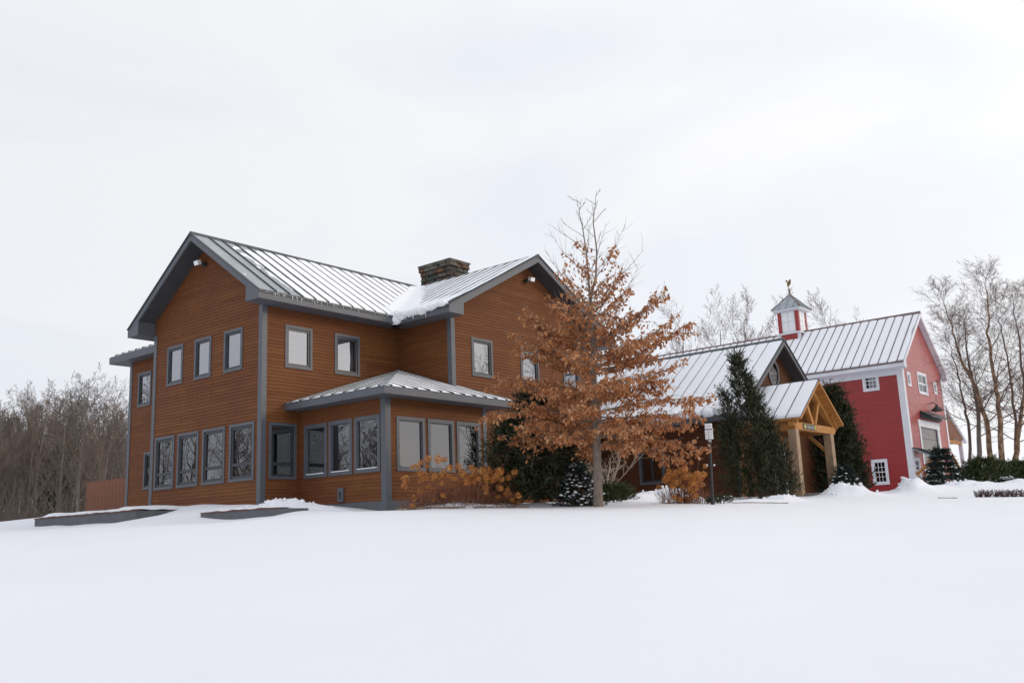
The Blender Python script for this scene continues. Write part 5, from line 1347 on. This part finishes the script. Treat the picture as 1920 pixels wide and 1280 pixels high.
# ---------------------------------------------------------------- junipers, spruces, yews
fdir = Vector((_fw[0], _fw[1], 0)).normalized()
def evergreen(name, base, H, prof, seed, mat, label, cat='shrub', n=1700, up=0.55, blade=(0.16, 0.03), droop=False, layers=0, group=None, snow=0.0, jag=0.25, bl=7, sprays=22, lobes=((0, 0, 1.0, 1.0, 1.0),), lean=0.0):
    """prof: (height fraction, half-width in m) pairs; many short sprays of needle blades fill the envelope"""
    rnd = random.Random(seed); base = np.array(base, float)
    t = thing(name, tuple(base), label, cat, group)
    tk = MB(); tk.tube([base-(0, 0, 0.3), base+(0, 0, H*0.9)], [max(0.03, H*0.022), 0.01], 6); tk.build('trunk', 'twig_bark', t)
    fo, sn = MB(), MB()
    hs_, ws_ = zip(*prof)
    azr = [1+jag*rnd.uniform(-1, 1) for _ in range(17)]
    B = Vector(base)
    for i in range(n):
        f = rnd.random()**0.9
        lb_ = rnd.choices(lobes, [q_[4] for q_ in lobes])[0]; hs2 = H*lb_[2]
        if layers: f = (int(f*layers)+0.35+0.3*rnd.random())/layers
        az = rnd.random()*6.283; w_ = np.interp(f, hs_, ws_)*lb_[3]
        w_ *= azr[int(az/6.283*16.99)]*(1+0.22*noise.noise((math.cos(az)*1.6, math.sin(az)*1.6, f*7+seed)))
        r_ = w_*math.sqrt(rnd.uniform(0.12, 1.0))
        o_ = Vector((math.cos(az), math.sin(az), 0))
        drop = -0.32*r_ if droop else 0.0
        p = B+o_*r_+rdir*(lb_[0]+lean*f)+fdir*lb_[1]+Vector((0, 0, f*hs2+drop))
        d = (o_*rnd.uniform(0.5, 1.0)+Vector((rnd.gauss(0, 0.3), rnd.gauss(0, 0.3), (up if not droop else 0.05)+rnd.gauss(0, 0.2)))).normalized()
        L = blade[0]*rnd.uniform(1.0, 2.6)*(1.35 if r_ > 0.85*w_ else 1.0)
        for k in range(bl):
            g = (k+rnd.random()*0.6)/bl
            q_ = p+d*(L*g)
            b_ = (d*0.9+Vector((rnd.gauss(0, 0.55), rnd.gauss(0, 0.55), rnd.gauss(0.0, 0.4)))).normalized()
            s_ = perp(b_); s_.rotate(Matrix.Rotation(rnd.random()*3.14, 3, b_)); l_ = blade[0]*rnd.uniform(0.6, 1.25); ww = blade[1]*rnd.uniform(0.6, 1.2)
            fo.add([q_-s_*ww*0.5, q_+s_*ww*0.5, q_+b_*l_*0.6+s_*ww*0.45, q_+b_*l_, q_+b_*l_*0.6-s_*ww*0.45], [(0, 1, 2, 3, 4)])
        if snow and rnd.random() < snow and r_ > 0.5*w_:
            q_ = p+d*L*0.6+Vector((0, 0, 0.02)); blob(sn, q_, blade[0]*rnd.uniform(0.25, 0.6), (1.3, 1.3, 0.5), i, 3, 5)
    for i in range(sprays):                                            # feathery leaders that break the outline
        lb_ = rnd.choice(lobes); f = rnd.uniform(0.25, 0.98); az = rnd.random()*6.283; w_ = np.interp(f, hs_, ws_)*lb_[3]; o_ = Vector((math.cos(az), math.sin(az), 0))
        p = B+o_*w_*0.75+rdir*(lb_[0]+lean*f)+fdir*lb_[1]+Vector((0, 0, f*H*lb_[2])); d = (o_+Vector((0, 0, up*1.4))).normalized(); L = rnd.uniform(0.25, 0.55)*min(1.0, H/3)
        for k in range(16):
            g = k/16; q_ = p+d*L*g
            for _ in range(2):
                b_ = (d+Vector((rnd.gauss(0, 0.5), rnd.gauss(0, 0.5), rnd.gauss(0.1, 0.4)))).normalized(); s_ = perp(b_); l_ = blade[0]*rnd.uniform(0.4, 0.9)*(1-0.5*g)
                fo.add([q_-s_*blade[1]*0.3, q_+s_*blade[1]*0.3, q_+b_*l_], [(0, 1, 2)])
    fo.build('foliage', mat, t)
    if sn.v: tag(sn.build('snow_dusting', 'roof_snow', t, smooth=True), kind='stuff')
    return t
def eg(px, d, topy, *a, **k):
    b0 = ground_at(px, d); H = at(px, topy, d)[2]-b0[2]
    return b0, H
b0, H = eg(1005, 25.2, 742)
evergreen('juniper', b0, H, [(0, 0.85), (0.25, 1.1), (0.55, 0.95), (0.8, 0.6), (1, 0.2)], 11, 'juniper', 'broad dark juniper behind the left side of the brown-leaved oak', n=3000, sprays=60, lobes=((0, 0, 1.0, 0.8, 1.0), (-0.6, 0, 0.8, 0.6, 0.5), (0.6, 0, 0.7, 0.6, 0.5)))
b0, H = eg(1084, 24.8, 868)
evergreen('dwarf_spruce', b0, H, [(0, 0.50), (0.3, 0.50), (0.7, 0.34), (1, 0.06)], 12, 'spruce', 'small dark spruce dusted with snow just left of the oak trunk', n=800, blade=(0.09, 0.022), snow=0.28, droop=True, sprays=8)
b0, H = eg(1430, 30.7, 658)
evergreen('juniper', b0, H, [(0, 0.62), (0.12, 0.82), (0.35, 0.86), (0.55, 0.62), (0.70, 0.40), (0.86, 0.22), (1, 0.03)], 13, 'juniper', 'tall feathery dark juniper in front of the timber porch', n=3000, up=0.9, jag=0.35, sprays=170, blade=(0.15, 0.024),
          lobes=((0.0, 0, 1.0, 0.9, 1.0), (0.62, 0.1, 0.70, 0.50, 0.34), (-0.52, -0.1, 0.74, 0.42, 0.28), (0.92, 0, 0.50, 0.45, 0.25), (-0.60, 0.1, 0.50, 0.55, 0.3), (0.55, -0.2, 0.36, 0.75, 0.25), (0.25, -0.3, 0.84, 0.45, 0.3)), lean=-0.45)
b0, H = eg(1582, 38.5, 722)
evergreen('juniper', b0, H, [(0, 1.0), (0.25, 1.25), (0.5, 1.0), (0.75, 0.6), (1, 0.1)], 14, 'juniper', 'large dark juniper between the timber porch and the red barn wall', n=3200, up=0.6, jag=0.5, blade=(0.2, 0.036), sprays=90, lobes=((0, 0, 1.0, 0.62, 1.0), (0.35, 0, 0.80, 0.5, 0.5), (0.55, 0.2, 0.5, 0.38, 0.3), (-0.4, 0, 0.8, 0.6, 0.5)))
b0, H = eg(1590, 33.5, 872)
evergreen('dwarf_spruce', b0, H, [(0, 0.62), (0.4, 0.45), (1, 0.05)], 15, 'spruce', 'small snow-dusted spruce at the foot of the right porch post', n=700, blade=(0.10, 0.024), snow=0.10, droop=True, sprays=8)
b0, H = eg(1776, 38.5, 838)
evergreen('blue_spruce', b0, H, [(0, 1.0), (0.12, 0.95), (0.3, 0.75), (0.6, 0.42), (0.85, 0.16), (1, 0.03)], 16, 'spruce', 'conical blue-green spruce in front of the barn gable end', 'tree', n=1500, droop=True, layers=7, blade=(0.12, 0.03), snow=0.02, sprays=12)
b0, H = eg(1855, 38.5, 862)
evergreen('yew_bush', b0, H, [(0, 0.85), (0.4, 0.95), (0.75, 0.7), (1, 0.25)], 17, 'yew', 'wide olive green yew bush under the birches', n=1500, blade=(0.11, 0.03))
b0, H = eg(1918, 38.5, 868)
evergreen('yew_bush', b0, H, [(0, 0.7), (0.4, 0.8), (0.75, 0.6), (1, 0.2)], 18, 'yew', 'olive green yew bush cut by the right picture edge', n=1200, blade=(0.11, 0.03))
b0, H = eg(1895, 36.4, 896)
evergreen('dwarf_spruce', b0, H, [(0, 0.16), (0.5, 0.2), (1, 0.1)], 19, 'spruce', 'tiny shrub heavily capped with snow between the two yews', n=90, blade=(0.06, 0.02), snow=0.9, sprays=0)
b0, H = eg(1816, 36.2, 900)
evergreen('low_shrub', b0, H, [(0, 0.3), (1, 0.2)], 20, 'spruce', 'small dark shrub poking out of the snow bank right of the spruce', n=110, blade=(0.07, 0.02), snow=0.12, sprays=0)
b0, H = eg(1152, 27.5, 912)
evergreen('low_juniper', b0, max(H, 0.4), [(0, 0.55), (0.6, 0.5), (1, 0.2)], 21, 'yew', 'low spreading green juniper just right of the oak trunk', n=600, blade=(0.09, 0.022))
for k, (px, d, ty, lab) in enumerate(((1083, 24.5, 936, 'small dark mound of shrub left of the oak foot'), (1103, 24.6, 936, 'second small dark shrub mound close beside the oak foot'), (1340, 25.2, 932, 'low dark shrub at the foot of the lamp post'), (1358, 26.0, 929, 'low dark shrub right of the lamp post'))):
    b0, H = eg(px, d, ty); evergreen('low_shrub', b0, max(0.16, H), [(0, 0.17), (0.6, 0.16), (1, 0.06)], 30+k, 'juniper', lab, n=130, blade=(0.05, 0.016), snow=0.10, sprays=0)
b0 = ground_at(118, 58)
evergreen('pine_tree', b0-(0, 0, 0.1), 5.6, [(0, 0.9), (0.3, 1.1), (0.7, 0.7), (1, 0.1)], 22, 'yew', 'dark evergreen standing inside the bare wood on the left', 'tree', n=1300, blade=(0.22, 0.05))
# twiggy dead bushes in a row at the right edge
rb_ = random.Random(61)
for k in range(6):
    px = 1838+k*17+rb_.uniform(-3, 3); p = ground_at(px, 30.2); t = thing('twig_bush', tuple(p), ('first', 'second', 'third', 'fourth', 'fifth', 'last')[k]+' dark red twiggy bush from the left on the right snow bank', 'shrub', 'twiggy bushes along the right snow bank'); q = MB()
    for i in range(70):
        a_ = rb_.random()*6.28; r_ = rb_.uniform(0, 0.10); h_ = rb_.uniform(0.06, 0.2); p0 = Vector(p)+Vector((math.cos(a_)*r_, math.sin(a_)*r_, -0.05)); p1 = p0+Vector((math.cos(a_)*0.12*rb_.random(), math.sin(a_)*0.12*rb_.random(), h_+0.05))
        q.tube([p0, p1], [0.007, 0.003], 3)
        for m_ in range(2): e = p1+Vector((rb_.gauss(0, 0.02), rb_.gauss(0, 0.02), rb_.gauss(0, 0.02))); q.add([e, e+Vector((0.03, 0, 0.012)), e+Vector((0.01, 0.02, 0.03))], [(0, 1, 2)])
    q.build('twigs', 'bush_red', t)

# bare many-stemmed shrub behind the oak trunk
p = ground_at(1140, 27.6); t = thing('bare_shrub', tuple(p), 'bare many-stemmed shrub spreading against the wing wall behind the oak', 'shrub'); q = MB(); rnd = random.Random(5)
SHR = dict(num=[1, 5, 4], seg=[6, 4, 3], tip=[0.4, 0.4, 0.5], wob=[0.12, 0.14, 0.15], lift=[0.0, 0.05, 0.05], sides=[5, 4, 3], leaf=9, **{'from': [0, 0.3, 0.2]}, len=[1, 0.5, 0.5], tap=[0, 0.3, 0.3], ang=[30, 45, 45], rad=[1, 0.55, 0.6], rmin=0.005)
q.tube([Vector(p)-Vector((0, 0, 0.2)), Vector(p)+Vector((0.0, 0, 0.35))], [0.07, 0.055], 7)
for i in range(11):
    a_ = i*2.4; branch_out(q, Vector(p)+Vector((0, 0, 0.3)), Vector((math.cos(a_)*0.9, math.sin(a_)*0.9, 0.55+0.8*rnd.random())), rnd.uniform(1.0, 1.7), 0.026, 0, rnd, SHR)
q.build('stems', 'pale_bark', t)

# ---------------------------------------------------------------- hydrangeas with dried flower heads
def head_mesh(seed, r):
    rnd = random.Random(seed); m_ = MB()
    for i in range(46):
        z_ = 1-2*(i+0.5)/46; a_ = i*2.399; s = math.sqrt(1-z_*z_); d = Vector((s*math.cos(a_), s*math.sin(a_), z_)); p = d*r*rnd.uniform(0.72, 1.05)*(1 if z_ > -0.5 else 0.8); u = perp(d); v = d.cross(u); w_ = r*rnd.uniform(0.28, 0.45)
        u = (u+d*rnd.uniform(-0.6, 0.6)).normalized()
        m_.add([p-u*w_*0.7, p+v*w_*0.6+d*0.2*w_, p+u*w_*0.7, p-v*w_*0.6+d*0.1*w_], [(0, 1, 2, 3)])
    me_ = m_.mesh('flower_head'); me_.materials.append(MATS['hydrangea']); return me_
HEADS = [head_mesh(i, 0.070+0.014*(i % 3)) for i in range(6)]
def hydrangea(px, d, heads, label, seed, base_w):
    rnd = random.Random(seed); b0 = ground_at(px, d); t = thing('hydrangea_bush', tuple(b0), label, 'shrub', None); q = MB()
    for (x, y, sc) in heads:
        dd = d+rnd.uniform(-0.5, 0.45); p = at(x, y, dd)
        h_ = bpy.data.objects.new('flower_head', HEADS[rnd.randrange(6)]); COL.objects.link(h_); h_.parent = t; h_.location = tuple(p-b0); h_.scale = (sc*rnd.uniform(0.85, 1.15),)*3; h_.rotation_euler = (rnd.uniform(-0.5, 0.5), rnd.uniform(-0.5, 0.5), rnd.random()*6)
        s0 = Vector(b0)+Vector((_r2[0], _r2[1], 0))*((x-px)/73*0.45+rnd.gauss(0, 0.08)); s0.z = gz(s0.x, s0.y)-0.1
        P = Vector(p); mid = s0.lerp(P, 0.55)+Vector((rnd.gauss(0, 0.06), rnd.gauss(0, 0.06), 0.06)); q.tube([s0, mid, P], [0.007, 0.005, 0.004], 3)
    for i in range(int(base_w*330)):
        x = px+rnd.uniform(-1, 1)*base_w*73; s0 = Vector(ground_at(x, d+rnd.uniform(-0.35, 0.4)))-Vector((0, 0, 0.08)); h_ = rnd.uniform(0.2, 0.95)*(1-0.35*abs(x-px)/(base_w*73)); a_ = rnd.random()*6.28; k = rnd.uniform(0, 0.4)
        e = s0+Vector((math.cos(a_)*k, math.sin(a_)*k, h_)); m_ = s0.lerp(e, 0.5)+Vector((rnd.gauss(0, 0.04), rnd.gauss(0, 0.04), 0)); q.tube([s0, m_, e], [0.005, 0.004, 0.002], 3)
        for j in range(2): q.tube([m_, m_+Vector((rnd.gauss(0, 0.12), rnd.gauss(0, 0.12), rnd.uniform(0.05, 0.25)))], [0.003, 0.002], 3)
    q.build('stems', 'shrub_stem', t)
rh = random.Random(17)
hd = [(774, 875, 1), (783, 873, 0.9), (790, 867, 1.0), (788, 886, 1.1), (802, 861, 1.2), (801, 874, 1), (822, 861, 1.1), (833, 861, 1.1), (844, 877, 1.5), (797, 894, 1.3), (816, 891, 1.4), (831, 890, 1.3), (760, 898, 1.1), (758, 911, 1.4), (790, 924, 1.1), (792, 938, 1.0), (860, 874, 1.2), (865, 882, 1.2), (868, 888, 1.1), (860, 910, 1.0), (876, 903, 1.1), (889, 904, 0.9), (911, 914, 1.0), (884, 877, 1.3), (893, 881, 1.2), (906, 879, 1.3), (965, 885, 1.1), (968, 891, 1.1), (938, 883, 1.4), (925, 888, 1.3), (813, 936, 1.1), (777, 935, 0.9), (764, 957, 1.0), (773, 948, 0.9), (934, 936, 0.9)]
for i in range(34): hd.append((rh.uniform(880, 938), rh.uniform(881, 902), rh.uniform(0.9, 1.3)))
for i in range(34): hd.append((rh.gauss(950, 11), rh.uniform(893, 938), rh.uniform(0.85, 1.3)))
for i in range(34): hd.append((rh.uniform(775, 955), rh.uniform(884, 935), rh.uniform(0.7, 1.1)))
for i in range(8): hd.append((rh.gauss(970, 5), rh.uniform(920, 942), rh.uniform(0.8, 1.1)))
hydrangea(865, 24.7, hd, 'wide hydrangea bush with dried golden flower heads before the sunroom', 3, 1.45)
hd = [(1296, 852, 0.8), (1310, 849, 0.9), (1279, 865, 1.0), (1296, 867, 0.9), (1322, 874, 0.9), (1283, 879, 1.2), (1277, 866, 1.0), (1254, 883, 0.8), (1247, 897, 0.8), (1235, 912, 0.8)]
for i in range(64):
    u = rh.uniform(-1, 1); hd.append((1286+u*38, 903+rh.uniform(-24, 22)*(1-0.4*abs(u)), rh.uniform(0.8, 1.15)))
for i in range(10): hd.append((1285+rh.gauss(0, 12), rh.uniform(925, 940), rh.uniform(0.8, 1.0)))
hydrangea(1286, 25.6, hd, 'smaller hydrangea bush with dried golden heads left of the lamp post', 4, 0.62)

# crumbs of ploughed snow on the banks
cm = MB(); rc = random.Random(12)
for (px, d, sx, n_) in ((522, 25.6, 40, 60), (470, 25.7, 14, 14), (1245, 29.8, 35, 26), (1578, 31.3, 25, 24), (1712, 33.4, 22, 22), (1800, 35.2, 40, 26), (1470, 28, 30, 14)):
    for i in range(n_):
        p = ground_at(px+rc.gauss(0, sx), d+rc.gauss(0, 0.3)); r_ = 0.02+0.05*rc.random()**2; blob(cm, (p[0], p[1], p[2]+r_*0.3), r_, (1, 1, 0.8), i, 4, 6, 0.4)
tag(cm.build('snow_crumbs', 'snow'), 'crumbs and small clods of ploughed snow on the banks', kind='stuff')
